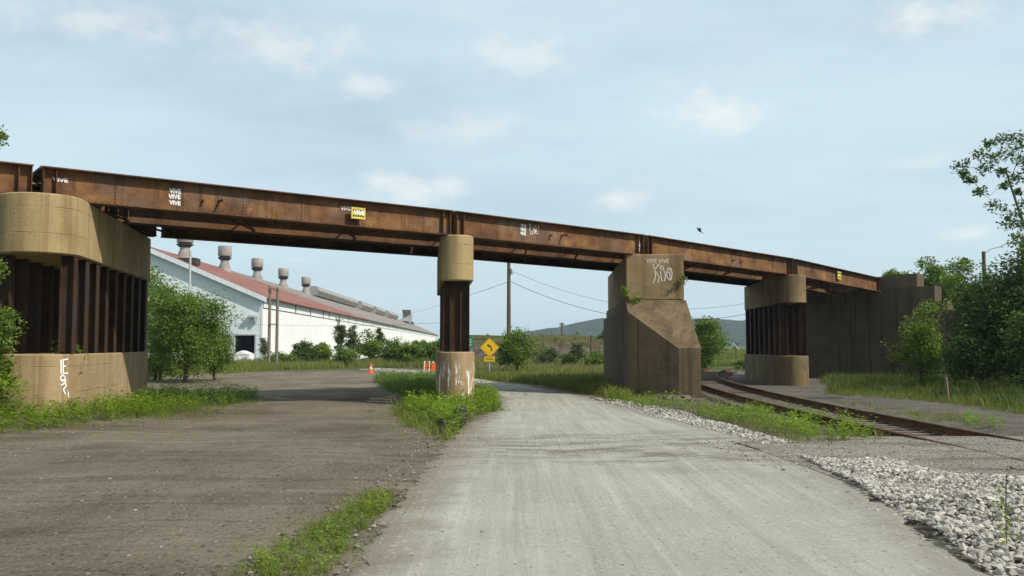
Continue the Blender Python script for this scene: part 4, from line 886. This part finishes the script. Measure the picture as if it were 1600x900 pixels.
q = G(275, 581); solo(MB().tube([q + (-.3, 0, .02), q + (.25, .1, .5), q + (.7, .2, .85), q + (1.0, .2, 1.3)], [.09, .075, .06, .03], 7).tube([q + (.25, .1, .5), q + (.9, 0, .62)], [.05, .02], 6), 'dead_branch', 'wood_grey', q, 'bare bleached branch leaning against the slab', 'branch', smooth=60)
# wooden stake
q = G(1482.5, 629); solo(MB().tube([q - (0, 0, .1), q + np.array((-.07, .02, .85))], [.05, .045], 6), 'wooden_stake', 'wood_grey', q, 'weathered wooden stake leaning at the edge of the grass', 'stake')
# crossing sign
q = W(1150, 562, 86.); zb_ = gz(q[0], 86.); cs = empty('crossing_sign', (q[0], 86., zb_), 'small dark sign on a thin post beside the far track', 'sign'); t_ = W(1150, 535, 86.)
MB().tube([(q[0], 86., zb_ - .1), (q[0], 86., t_[2])], .045, 6).build('post', 'wood_pole', cs); MB().box((q[0], 85.94, t_[2] - .35), (.42, .012, .07), ((.7, 0, .7), (0, 1, 0), (-.7, 0, .7))).build('blade', 'wood_pole', cs); MB().box((q[0], 85.91, t_[2] - .35), (.42, .012, .07), ((.7, 0, -.7), (0, 1, 0), (.7, 0, .7))).build('blade', 'galv', cs)
# street lamp on the embankment
zb_ = 4.4; q = W(1537.5, 415, 66.); lp = empty('street_lamp', (q[0], 66., gz(q[0], 66)), 'street lamp with a long bent arm above the trees', 'street lamp'); t_ = W(1537.5, 393, 66.)
MB().tube([(q[0], 66., gz(q[0], 66) - .2), (q[0], 66., t_[2])], [.16, .13], 8).build('pole', 'wood_pole', lp, 60); MB().tube([W(1538, 396, 66.), W(1548, 389, 66.), W(1565, 384.5, 66.), W(1575, 379, 66.)], .05, 6).build('arm', 'galv', lp); c = W(1583, 379.5, 66.); MB().box(c, (.42, .14, .07)).build('lamp_head', 'galv', lp)
# bird
c = W(1092, 360, 70.); bm = MB(); bm.tube([c + (.22, 0, -.16), c + (.08, 0, -.05), c + (-.05, 0, .08), c + (-.14, 0, .20)], [.02, .075, .07, .015], 8)
bm.add([c + (.02, 0, .02), c + (.13, -.25, -.06), c + (.02, -.62, .10), c + (-.10, -.36, .14), c + (.02, .02, .03), c + (.12, .22, .02), c + (-.02, .5, .34), c + (-.12, .26, .2)], [(0, 1, 2, 3), (4, 7, 6, 5)]); bm.add([c + (.20, -.06, -.13), c + (.20, .06, -.13), c + (.38, .09, -.26), c + (.38, -.09, -.26)], [(0, 1, 2, 3)])
solo(bm, 'bird', 'bird', c, 'dark bird gliding above the bridge', 'bird')
# charred log by the narrow pier
q = G(712, 672); lm = MB(); lg = [q + np.array(p) for p in ((-.30, -1.3, .03), (-.16, -.8, .07), (-.02, -.2, .12), (.06, .4, .22), (.05, .9, .30))]
lm.tube(lg, [.06, .13, .15, .17, .15], 9); 
for k in range(8): p = lg[min(4, k % 5)] + rng.normal(size=3) * .05; lm.tube([p, p + rng.normal(size=3) * .05 + (0, 0, .06)], [.11, .06], 7)
solo(lm, 'charred_log', 'char', lg[0], 'charred black log lying in weeds before the narrow pier', 'log')

# ================================================================== ROCKS
def hull_rock(seed, flat=.7):
    import bmesh
    r_ = np.random.default_rng(seed); bm_ = bmesh.new(); P_ = r_.normal(size=(13, 3)); P_ /= np.linalg.norm(P_, axis=1, keepdims=True); P_ *= np.array([1, r_.uniform(.65, .9), flat * r_.uniform(.7, 1.1)]) * r_.uniform(.85, 1.1, (13, 1))
    for p in P_: bm_.verts.new(p)
    res = bmesh.ops.convex_hull(bm_, input=bm_.verts[:]); bmesh.ops.delete(bm_, geom=[v for v in bm_.verts if not v.link_faces], context='VERTS'); bmesh.ops.triangulate(bm_, faces=bm_.faces[:]); bmesh.ops.recalc_face_normals(bm_, faces=bm_.faces[:]); bm_.verts.index_update()
    V = np.array([v.co for v in bm_.verts]); F = np.array([[v.index for v in f.verts] for f in bm_.faces]); bm_.free(); return V, F
RP = [hull_rock(i) for i in range(12)]
def rock_field(name, poly, n, smin, smax, mat, zf, label, cat, edge_h=0):
    pts = area_pts(poly, n); s = smin + (smax - smin) * rng.uniform(0, 1, n) ** 2.6; return pts, s
riprap = [G(1545, 905), G(1400, 800), G(1272, 729), G(1250, 717), G(1380, 722), G(1500, 745), G(1640, 762), G(1900, 860), (6.4, 5.2), (4.1, 4.4)]
pts, s = rock_field('r', riprap, 19000, .009, .050, None, zt, '', '')
hump = lambda x, y: zt(x, y) + .05 + .05 * np.sin(x * 3.1) * np.sin(y * 2.3)
bigness = s / np.hypot(pts[:, 0], pts[:, 1]); pxx = 800 + FPX * pts[:, 0] / pts[:, 1]; vis = (pxx < 1620); order = np.argsort(-(bigness * vis)); ind = order[:300]; rest = order[300:]
rock_mes = []
for V, F in RP:
    rock_mes.append(quadmesh('rock', V, F)); rock_mes[-1].materials.append(MATS['limestone'])
for k in ind:
    x, y = pts[k]; o = link('rock', rock_mes[int(rng.integers(12))], None, None, (x, y, float(hump(x, y)) + s[k] * .55)); o.scale = (s[k],) * 3; o.rotation_euler = tuple(rng.uniform(-.5, .5, 2)) + (rng.uniform(0, 6.28),)
    tag(o, 'pale limestone rock in the loose heap along the path edge', 'rock', 'loose limestone rocks beside the path')
V, F = merge(RP, pts[rest], s[rest], hump, -.01); tag(link('limestone_rubble', quadmesh('limestone_rubble', V, F), 'limestone'), 'pale limestone rubble heaped beside the path at the crossing', 'rubble', None, 'stuff')
strip2 = [G(925, 622), G(975, 627), G(1070, 645), G(1160, 672), G(1245, 694), G(1200, 699), G(1060, 660), G(985, 640)]
pts2, s2 = rock_field('r', strip2, 4800, .012, .048, None, zt, '', ''); V, F = merge(RP, pts2, s2, lambda x, y: zt(x, y) + .03, -.005); tag(link('limestone_edging', quadmesh('limestone_edging', V, F), 'limestone'), 'strip of small pale stones edging the path by the wall pier', 'rubble', None, 'stuff')
pp = [(-14, 4), (-1.2, 4), (-1.0, 14), (-.6, 27), (-9, 30), (-16, 20)]; pts3 = area_pts(pp, 9000); V, F = merge(RP, pts3, .006 + .022 * rng.uniform(0, 1, len(pts3)) ** 4, zt, .002); tag(link('pebbles', quadmesh('pebbles', V, F), 'pebble'), 'small pebbles strewn over the dirt lot', 'pebbles', None, 'stuff')
edge = resample(PL, 400)[20:280]; e_i = rng.integers(len(edge), size=3600); pts4 = edge[e_i] + np.stack([rng.normal(-.15, .38, 3600), rng.normal(0, .2, 3600)], 1); V, F = merge(RP, pts4, .006 + .026 * rng.uniform(0, 1, 3600) ** 3, lambda x, y: zt(x, y) + .018, .0); tag(link('edge_gravel', quadmesh('edge_gravel', V, F), 'pebble'), 'loose gravel spilled along the path edge', 'gravel', None, 'stuff')
cpoly = [(3.2, 11.5), (9, 10), (16, 10), (16, 15.5), (9, 16.4), (3.0, 15.2)]; pts5 = area_pts(cpoly, 5200); V, F = merge(RP, pts5, .008 + .022 * rng.uniform(0, 1, len(pts5)) ** 2, lambda x, y: zt(x, y) + .03, .002); tag(link('crossing_stones', quadmesh('crossing_stones', V, F), 'pebble'), 'grey stones packed over the track crossing', 'gravel', None, 'stuff')
dpoly = [(-1.2, 13.5), (4.2, 13.2), (4.0, 16.2), (-.8, 17.5)]; pts6 = area_pts(dpoly, 500); V, F = merge(RP, pts6, .005 + .014 * rng.uniform(0, 1, 500) ** 2, lambda x, y: zt(x, y) + .026, .0); tag(link('debris_crumbs', quadmesh('debris_crumbs', V, F), 'dark_rock'), 'dark crumbs of dirt scattered across the path', 'debris', None, 'stuff')
edR = resample(PR, 400)[30:190]; e_i = rng.integers(len(edR), size=1500); ptsR = edR[e_i] + np.stack([-np.abs(rng.normal(0, .22, 1500)) + .12, rng.normal(0, .15, 1500)], 1); V, F = merge(RP, ptsR, .006 + .030 * rng.uniform(0, 1, 1500) ** 3, lambda x, y: zt(x, y) + .022, .0); tag(link('spilled_stones', quadmesh('spilled_stones', V, F), 'limestone'), 'small pale stones spilled from the heap onto the path', 'stones', None, 'stuff')
mid_ = resample(PL, 400)[40:260] * .5 + resample(PR, 400)[40:260] * .5; e_i = rng.integers(len(mid_), size=3000); ptsM = mid_[e_i] + np.stack([rng.uniform(-2.3, 2.3, 3000), rng.normal(0, .3, 3000)], 1); V, F = merge(RP, ptsM, .003 + .011 * rng.uniform(0, 1, 3000) ** 4, lambda x, y: zt(x, y) + .025, .0); tag(link('path_grit', quadmesh('path_grit', V, F), 'pebble'), 'loose grit lying on the path surface', 'grit', None, 'stuff')
rb = [G(1020, 622), G(1085, 634), G(1078, 622), G(1040, 616)]; pts7 = area_pts(rb, 46)
for k, (x, y) in enumerate(pts7):
    sc = rng.uniform(.07, .2); o = link('rubble_stone', rock_mes[k % 12].copy() if k < 4 else bpy.data.meshes[dark_names[k % 4]], None, None, (x, y, gz(x, y) + sc * .3)); o.scale = (sc,) * 3; o.rotation_euler = tuple(rng.uniform(-.5, .5, 3))
    if k < 4:
        o.data.materials.clear(); o.data.materials.append(MATS['dark_rock']); o.data.name = 'rubble_stone'; dark_names = (dark_names if k else []) + [o.data.name]
    tag(o, 'dark stone in the rubble at the foot of the buttress', 'stone', 'rubble at the wall pier foot')

# ================================================================== VEGETATION
WD = [weed_proto(.30, 21, .075), weed_proto(.38, 24, .085), weed_proto(.22, 18, .065), weed_proto(.46, 27, .08)]
WT = [weed_proto(.6, 40, .10, 4), weed_proto(.75, 44, .11, 4)]
GR = [grass_proto(.34, 10, .016), grass_proto(.42, 11, .018), grass_proto(.26, 10, .014)]; GT = [grass_proto(.65, 12, .026, .18), grass_proto(.8, 12, .028, .2), grass_proto(.5, 12, .024, .16)]
def in_pier(N, Fp, r):
    N = np.array(N); Fp = np.array(Fp); d = unit(Fp - N); L_ = np.linalg.norm(Fp - N)
    def f(p): q = p - N; t = np.clip(q @ d, 0, L_); return np.linalg.norm(q - t[:, None] * d, axis=1) < r
    return f
av1 = in_pier(N1, F1, 1.02); av2 = in_pier((-1.8, 29.5), (-2.62, 38.3), .6)
wp1 = [(-22, 14.0), (-13, 14.6), (-9.8, 15.6), (-9.0, 18.4), (-8.9, 22), (-8.9, 26), (-8.9, 31), (-9.8, 35.5), (-14, 36), (-22, 33)]
patch('weeds', None, 6500, WD, .6, 1.25, 'leaf_weed', 'lush green weeds round the wide pier', 'weeds', world_poly=wp1, avoid=av1)
wp1b = [(-22, 15.5), (-13, 17.6), (-10.0, 20), (-9.9, 25), (-10.8, 29), (-22, 30)]
patch('tall_weeds', None, 900, WT, .5, .95, 'leaf_weed', 'taller leafy weeds against the wide pier base', 'weeds', world_poly=wp1b, avoid=av1)
patch('low_grass', None, 1100, GR, .2, .5, 'grass_green', 'short grass at the rim of the weeds by the dirt lot', 'grass', world_poly=[(-22, 13.2), (-15.5, 13.8), (-9.4, 15.0), (-8.5, 18.4), (-8.2, 23), (-8.1, 28), (-8.4, 33), (-9.6, 33), (-9.8, 20), (-22, 15.0)])
wp2 = [G(630, 612), G(690, 606), G(770, 618), G(786, 642), G(752, 652), G(728, 660), G(712, 690), G(700, 685), G(690, 668), G(650, 662), G(632, 640)]
patch('weeds', None, 1300, WD, .7, 1.4, 'leaf_weed', 'bright leafy weeds round the narrow pier', 'weeds', world_poly=wp2, avoid=av2)
patch('weeds', [(585, 592), (690, 590), (690, 612), (640, 622), (600, 610)], 900, WD + GR, .7, 1.5, 'leaf_mid', 'shaded weeds behind the narrow pier', 'weeds', avoid=av2)
patch('low_grass', [(610, 640), (640, 628), (700, 672), (712, 694), (690, 690), (640, 668)], 320, GR, .4, .8, 'grass_green', 'thin grass before the narrow pier', 'grass')
patch('weeds', [(380, 905), (500, 905), (572, 830), (612, 788), (604, 772), (545, 800), (470, 850), (400, 880)], 240, WD, .15, .42, 'leaf_weed', 'small weeds between the dirt lot and the path', 'weeds', clumpy=.55)
patch('low_grass', [(360, 905), (510, 905), (575, 832), (618, 790), (606, 765), (545, 790), (450, 845), (380, 880)], 330, GR, .12, .34, 'grass_green', 'straggling grass between the dirt lot and the path', 'grass', clumpy=.35)
patch('weeds', [(1100, 640), (1200, 646), (1330, 664), (1378, 690), (1255, 693), (1190, 672), (1090, 652)], 620, WD, .35, 1.1, 'leaf_weed', 'green weeds between the path edging and the track', 'weeds', clumpy=.45)
patch('low_grass', [(1090, 632), (1200, 640), (1330, 662), (1385, 690), (1240, 696), (1180, 676), (1080, 648)], 420, GR, .25, .6, 'grass_green', 'thin grass between the path edging and the track', 'grass')
patch('weeds', [(930, 622), (985, 624), (1090, 634), (1085, 646), (1010, 640)], 170, WD, .5, 1.1, 'leaf_weed', 'weeds at the foot of the wall pier', 'weeds')
patch('weeds', [(1500, 655), (1560, 660), (1570, 672), (1510, 668)], 40, WD, .5, .9, 'leaf_weed', 'small weed tuft beyond the track', 'weeds')
patch('field_grass', [(742, 592), (765, 594), (850, 603), (935, 621), (985, 626), (985, 600), (960, 579.5), (740, 581)], 7500, GR + GT[2:], .6, 1.1, 'grass_green', 'meadow grass beyond the bridge beside the path', 'grass')
patch('field_grass', [(1292, 616), (1300, 606), (1282, 598), (1310, 588), (1420, 585), (1640, 585), (1640, 648), (1500, 630), (1400, 618)], 5200, GT, .35, .75, 'grass_dark', 'tall grass below the abutment and the dark trees', 'grass')
patch('low_grass', [(1278, 616), (1400, 624), (1500, 634), (1640, 652), (1640, 640), (1400, 616)], 420, GR, .4, .9, 'grass_green', 'ragged grass at the gravel edge below the abutment', 'grass')
patch('field_grass', [(220, 592), (330, 585), (420, 579.5), (560, 575.5), (700, 575), (700, 568), (220, 568)], 8000, GT, .6, 1.15, 'grass_green', 'tall field grass in front of the mill', 'grass')
patch('dry_grass', [(400, 580), (560, 575.5), (700, 575), (700, 567), (400, 567)], 2500, GT, .6, 1.1, 'grass_dry', 'dry seeding grass in front of the mill', 'grass')
patch('field_grass', [(738, 578), (960, 576), (1000, 571), (1000, 563), (738, 565)], 6000, GT, .4, .9, 'grass_green', 'rough grass at the foot of the slag bank', 'grass')
patch('dry_grass', [(738, 589), (960, 592), (960, 564), (738, 566)], 1800, GT, .5, 1.0, 'grass_dry', 'dry stalks in the meadow beyond the bridge', 'grass')
patch('field_grass', [(1088, 574), (1170, 571), (1170, 568), (1088, 571.5)], 1200, GT, .4, .8, 'grass_green', 'grass strip between the far track and the road', 'grass')
patch('field_grass', [(1085, 565), (1175, 560), (1200, 549), (1060, 549)], 5000, GT, .8, 1.6, 'grass_green', 'open field beyond the far road', 'grass')
patch('low_grass', [(1290, 625), (1500, 650), (1560, 670), (1380, 650)], 160, GR, .3, .6, 'grass_green', 'scattered tufts on the gravel beyond the track', 'grass', clumpy=.4)

patch('dry_stalks', None, 420, GR, .25, .7, 'grass_dry', 'dead stalks mixed into the weeds by the wide pier', 'grass', world_poly=wp1, avoid=av1)
patch('sparse_weeds', None, 260, WD[:3], .15, .5, 'leaf_weed', 'thin straggling weeds on the dirt in front of the wide pier', 'weeds', world_poly=[(-22, 12.4), (-15, 13.0), (-9, 14.2), (-7.7, 18.0), (-7.3, 23), (-7.1, 28), (-7.6, 34), (-8.8, 32), (-9, 18.6), (-22, 14)])
patch('sparse_weeds', [(560, 640), (630, 605), (800, 640), (790, 655), (735, 700), (690, 705), (620, 680)], 240, WD[:3] + GR, .12, .42, 'leaf_weed', 'thin weeds straggling out from the narrow pier', 'weeds')
patch('dry_stalks', None, 160, GR, .3, .8, 'grass_dry', 'dead stalks among the weeds of the narrow pier', 'grass', world_poly=wp2, avoid=av2)
patch('sparse_weeds', [(300, 905), (540, 905), (600, 830), (640, 780), (610, 750), (520, 790), (380, 850)], 110, WD[:3] + GR, .08, .25, 'leaf_weed', 'tiny weeds dotted where the dirt lot meets the path', 'weeds')
patch('dry_stalks', [(1090, 632), (1200, 640), (1330, 662), (1400, 692), (1240, 698), (1180, 678), (1080, 648)], 220, GR, .2, .6, 'grass_dry', 'dead stalks beside the track', 'grass')
# individual trees and bushes
def T(px, py_top, d, wpx, label, mat, nleaf=5200, ls=.16, cz=.12, name='bush', cat='bush', trunk=.08, nclump=46, group=None, **k):
    x = (px - 800) / FPX * d; z = gz(x, d); h = CAMZ + (540 - py_top) / FPX * d - z; rx = wpx / 2 / FPX * d
    return tree(name, label, cat, (x, d, z), h, rx, cz, nclump, nleaf, ls, mat, trunk, group, **k)
T(292, 425, 47., 132, 'big leafy tree beside the wide pier', 'leaf_mid', 30000, .14, .0, 'leafy_tree', 'tree', .13, 120, clump_r=.40)
T(215, 372, 60., 90, 'tall tree showing just above the wide pier', 'leaf_mid', 6000, .2, .2, 'leafy_tree', 'tree', .16, 50)
T(130, 440, 52., 150, 'dark tree seen between the steel columns', 'leaf_dark', 7000, .2, .02, 'leafy_tree', 'tree', .16, 60)
T(338, 500, 50., 70, 'bush growing into the mill side of the big leafy tree', 'leaf_mid', 8000, .13, .0, nclump=60); T(252, 440, 51., 80, 'leafy tree between the wide pier and the big leafy tree', 'leaf_mid', 12000, .15, .0, 'leafy_tree', 'tree', .1, 80)
T(245, 540, 50., 60, 'low bright shrub beside the wide pier', 'leaf_weed', 3200, .12, .0)
rowg = 'bushes in front of the mill'
for px, py, d, w, mat, lab, kw in ((413, 520, 96., 20, 'leaf_grey', 'thin sapling at the mill corner', dict(nleaf=1400)), (440, 548, 80., 46, 'leaf_mid', 'low bush behind the pair of poles', dict(nleaf=2600)),
        (474, 530, 82., 40, 'leaf_dark', 'dark rounded bush beside the pair of poles', {}), (502, 529, 84., 34, 'leaf_bright', 'bright green bush beside the dark rounded one', {}), (531, 497, 92., 25, 'leaf_grey', 'tall slender grey-green poplar against the mill wall', dict(name='poplar', cat='tree', cz=.25, nleaf=3200)),
        (551, 508, 94., 24, 'leaf_grey', 'shorter slender poplar beside the tall one', dict(name='poplar', cat='tree', cz=.2, nleaf=3000)), (540, 540, 80., 48, 'leaf_mid', 'low spreading bush below the poplars', dict(nleaf=3600)), (579, 520, 88., 38, 'leaf_mid', 'full bush next to the poplars', {}),
        (593, 513, 95., 20, 'leaf_dark', 'dark treetop poking over the bush row', dict(name='leafy_tree', cat='tree', cz=.3, nleaf=2600)), (613, 526, 84., 44, 'leaf_mid', 'wide bush in the middle of the mill hedge', {}), (640, 531, 82., 36, 'leaf_mid', 'rounded bush behind the traffic cone', {}), (655, 528, 90., 32, 'leaf_bright', 'pale bush near the orange barriers', {}), (683, 524, 84., 44, 'leaf_mid', 'bush against the edge of the narrow pier', {})):
    T(px, py, d, w, lab, mat, group=rowg, **{**dict(nleaf=6500, ls=.2, cz=.0), **kw})
T(805, 516, 57., 68, 'small tree with thin trunk beside the trail sign', 'leaf_mid', 11000, .14, .2, 'leafy_tree', 'tree', .10, 70)
T(858, 536, 78., 42, 'rounded grey-green bush at the foot of the slag bank', 'leaf_grey', 4500, .16, .02)
T(903, 530, 84., 30, 'upright grey-green bush by the leaning post', 'leaf_grey', 3600, .17, .02); T(888, 552, 76., 30, 'low dark bush before the slag bank', 'leaf_dark', 2600, .16, .0); T(934, 545, 74., 40, 'dense bush beside the wall pier', 'leaf_mid', 4000, .16, .0); T(916, 550, 70., 11, 'small yellow-green sapling among the bushes by the slag bank', 'leaf_yellow', 900, .14, .05, 'sapling', 'sapling', .03, 14)
T(945, 512, 130., 24, 'small tree on the slag bank next to the wall pier', 'leaf_mid', 1800, .3, .3, 'leafy_tree', 'tree', .1, 24)
for k, px in enumerate((762, 780, 838, 900)): T(px, (517, 523, 520, 519)[k], 150. + 3 * k, (8, 16, 18, 14)[k], ('tiny treetop on the slag bank edge', 'low scrub on top of the slag bank behind the small tree', 'scrub on the slag bank top between the utility pole and the thin post', 'scrub on the slag bank top between the thin post and the wall pier')[k], 'leaf_mid', 700, .3, .3, 'bush', 'bush', .08, 14)
T(1100, 491, 76., 74, 'dense broad tree between the wall pier and the track pier', 'leaf_mid', 20000, .19, .0, 'leafy_tree', 'tree', .16, 110)
T(1160, 555, 66., 24, 'weedy shrub at the track beyond the bridge', 'leaf_mid', 1500, .12, .0, 'shrub', 'shrub', .04, 18); T(1185, 534, 140., 40, 'far rounded bush in the open field', 'leaf_mid', 1500, .4, .0, 'bush', 'bush', .1, 20)
# right-hand side
T(1440, 478, 39., 74, 'bright green shrub in front of the wing wall', 'leaf_bright', 11000, .12, .0, 'shrub', 'shrub', .06, 90, clump_r=.26); T(1488, 522, 38., 34, 'smaller bright shrub beside the dark thicket', 'leaf_bright', 3200, .12, .03, 'shrub', 'shrub', .04, 24)
def TZ(px, py_top, py_bot, d, wpx, label, mat, nleaf, ls, name='leafy_tree', **k):
    x = (px - 800) / FPX * d; z = gz(x, d); h = CAMZ + (540 - py_top) / FPX * d - z; hb = CAMZ + (540 - py_bot) / FPX * d - z; return tree(name, label, 'tree', (x, d, z), h, wpx / 2 / FPX * d, max(0, hb / h), k.pop('nclump', 60), nleaf, ls, mat, k.pop('trunk', .12), **k)
tg = 'trees behind the abutment'
TZ(1462, 404, 520, 56., 84, 'mid green tree rising directly behind the wing wall', 'leaf_mid', 16000, .18, group=tg); TZ(1502, 412, 540, 52., 80, 'tree growing past the lowest steps of the wing wall', 'leaf_mid', 15000, .18, group=tg); TZ(1400, 421, 440, 70., 34, 'small treetop above the abutment parapet', 'leaf_mid', 1500, .2, group=tg, nclump=20)
x_, d_ = (1510 - 800) / FPX * 62, 62.; TZ(1510.5, 402, 413, 62., 13, 'thin stalk with a round leaf tuft above the trees', 'leaf_dark', 380, .2, 'sapling', nclump=8, trunk=.04, limbs=4)
TZ(1548, 412, 590, 43., 120, 'dark dense tree behind the wooden stake', 'leaf_dark', 22000, .17, nclump=120); TZ(1600, 385, 600, 36., 150, 'biggest dark tree, its crown below the tall sparse tree', 'leaf_dark', 36000, .16, nclump=170, trunk=.2); TZ(1530, 500, 610, 36., 90, 'dark undergrowth thicket below the trees', 'leaf_dark', 14000, .14, 'thicket'); TZ(1625, 470, 615, 31., 110, 'dark leafy thicket at the foot of the tall sparse tree', 'leaf_dark', 14000, .13, 'thicket')
TZ(1690, 330, 600, 40., 160, 'dark tree standing behind the tall sparse tree', 'leaf_dark', 9000, .2, nclump=80, trunk=.2)
tall = [(1545, 225), (1565, 218), (1585, 215), (1600, 228), (1620, 215), (1532, 240), (1552, 246), (1575, 240), (1595, 250), (1610, 262), (1540, 262), (1565, 268), (1588, 278), (1502, 262), (1506, 272), (1516, 281), (1531, 299), (1556, 322), (1590, 300), (1600, 318), (1582, 335), (1596, 350), (1575, 350), (1610, 345), (1592, 372), (1605, 392), (1570, 290), (1640, 240), (1650, 290), (1630, 330)]
ct = [W(a, b, 30. + rng.normal() * .8) for a, b in tall]; xb = (1650 - 800) / FPX * 30
tree('tall_tree', 'tall sparse tree with bare branches against the sky', 'tree', (xb, 30., gz(xb, 30)), 9, 2, .4, 0, 3600, .12, 'leaf_dark', .13, clumps=ct, clump_r=.125, limbs=40)
cl = [W(a, b, 31. + rng.normal() * .5) for a, b in ((-30, 200), (-12, 206), (2, 212), (-6, 220), (-45, 230), (-60, 200), (-80, 240), (-50, 260), (-90, 215), (-25, 245), (-110, 260), (-70, 290))]; xb = -19.6
tree('tall_tree', 'tree behind the wide pier span whose twigs reach above the girder', 'tree', (xb, 31., gz(xb, 31)), 9, 2, .4, 0, 2200, .12, 'leaf_mid', .16, clumps=cl, clump_r=.16, limbs=20)
T(-18, 400, 19.7, 84, 'leafy shrub climbing beside the wide pier columns', 'leaf_mid', 7500, .09, .0, 'shrub', 'shrub', .05, 70); T(-10, 545, 19.8, 80, 'low vine thicket against the wide pier base', 'leaf_weed', 3600, .09, .0, 'shrub', 'shrub', .04, 40)
T(-70, 330, 40., 190, 'broad leafy tree behind the outermost girder span', 'leaf_mid', 12000, .18, .05, 'leafy_tree', 'tree', .16, 90); T(40, 440, 58., 170, 'spreading dark tree behind the wide pier', 'leaf_dark', 10000, .2, .0, 'leafy_tree', 'tree', .15, 80); T(-200, 400, 46., 200, 'leafy tree standing farthest along the outermost span', 'leaf_mid', 9000, .2, .0, 'leafy_tree', 'tree', .15, 70)
def vine(name, label, pts, n, spread, ls, mat):
    pts = np.array(pts); idx = rng.integers(len(pts) - 1, size=n); f = rng.uniform(0, 1, n)[:, None]; Q = pts[idx] * (1 - f) + pts[idx + 1] * f + rng.normal(size=(n, 3)) * spread
    root = empty(name, pts[0], label, 'vine'); MB().tube(list(pts), [.014 if name == 'vine' else .004] * len(pts), 5).build('stem', 'bark', root); V, F = leaves(Q - pts[0], ls); link('leaves', quadmesh('leaves', V, F), mat, root)
vd = 22.3
vine('vine', 'green creeper hanging over the wide pier base', [W(88, 549, 21.7), W(100, 540, 22.), W(116, 545, 22.3), W(124, 556, 22.4), W(116, 572, 22.1), W(115, 588, 22.)], 420, .07, .085, 'leaf_mid')
vine('vine', 'bright creeper rooted on the wall pier ledge', [W(975, 448, 34.6), W(977, 458, 34.6), W(981, 466, 34.6), W(990, 470, 34.6), W(1003, 465, 34.6)], 260, .06, .11, 'leaf_bright'); vine('vine', 'thin creeper at the corner of the wall pier', [W(1069, 428, 34.7), W(1070, 438, 34.6), W(1064, 440, 34.6), W(1058, 442, 34.6)], 90, .06, .10, 'leaf_mid')
q = G(1574, 872); sk = [q + np.array((0, 0, .0)), q + np.array((.01, .02, .3)), q + np.array((.03, .03, .62))]; vine('weed_stalk', 'tall thin weed stalk growing out of the limestone rocks', sk, 150, .045, .035, 'leaf_weed')

bk = resample([(-13, 150), (-7, 132), (3, 124), (12, 125), (20, 131), (24, 150)], 120); bo = bpy.data.objects['slag_bank'].data; bv = np.array([v.co for v in bo.vertices]).reshape(120, -1, 3)
ii = rng.integers(6, 112, size=2600); jj = rng.choice([3, 4, 4, 5, 5, 6, 7], size=2600); ff = rng.uniform(0, 1, 2600)[:, None]; f2 = rng.uniform(0, 1, 2600)[:, None]
top_ = (bv[ii, jj] * (1 - ff) + bv[ii + 1, jj] * ff) * (1 - f2) + (bv[ii, jj + 1] * (1 - ff) + bv[ii + 1, jj + 1] * ff) * f2
zmap = {(round(float(a_), 5), round(float(b_), 5)): float(c_) for a_, b_, c_ in top_}
V, F = merge(GT, top_[:, :2], rng.uniform(.4, 1.0, 2600), lambda x, y: np.array([zmap[(round(float(a_), 5), round(float(b_), 5))] for a_, b_ in zip(x, y)]), .05); tag(link('bank_grass', quadmesh('bank_grass', V, F), 'grass_dry'), 'rough dry grass along the top of the slag bank', 'grass', None, 'stuff')
# ================================================================== HAZE
hb = MB().box((0, 1620, 44), (2560, 1720, 48)); ho = hb.build('haze', None); hm, hnt = new_mat('haze_air'); o_ = hnt.nodes.new('ShaderNodeOutputMaterial'); pv = hnt.nodes.new('ShaderNodeVolumePrincipled'); pv.inputs['Density'].default_value = .00019; pv.inputs['Color'].default_value = (.70, .86, 1, 1); pv.inputs['Anisotropy'].default_value = 0.0
hnt.links.new(pv.outputs[0], o_.inputs['Volume']); ho.data.materials.append(hm); tag(ho, kind='stuff'); ho.visible_shadow = True
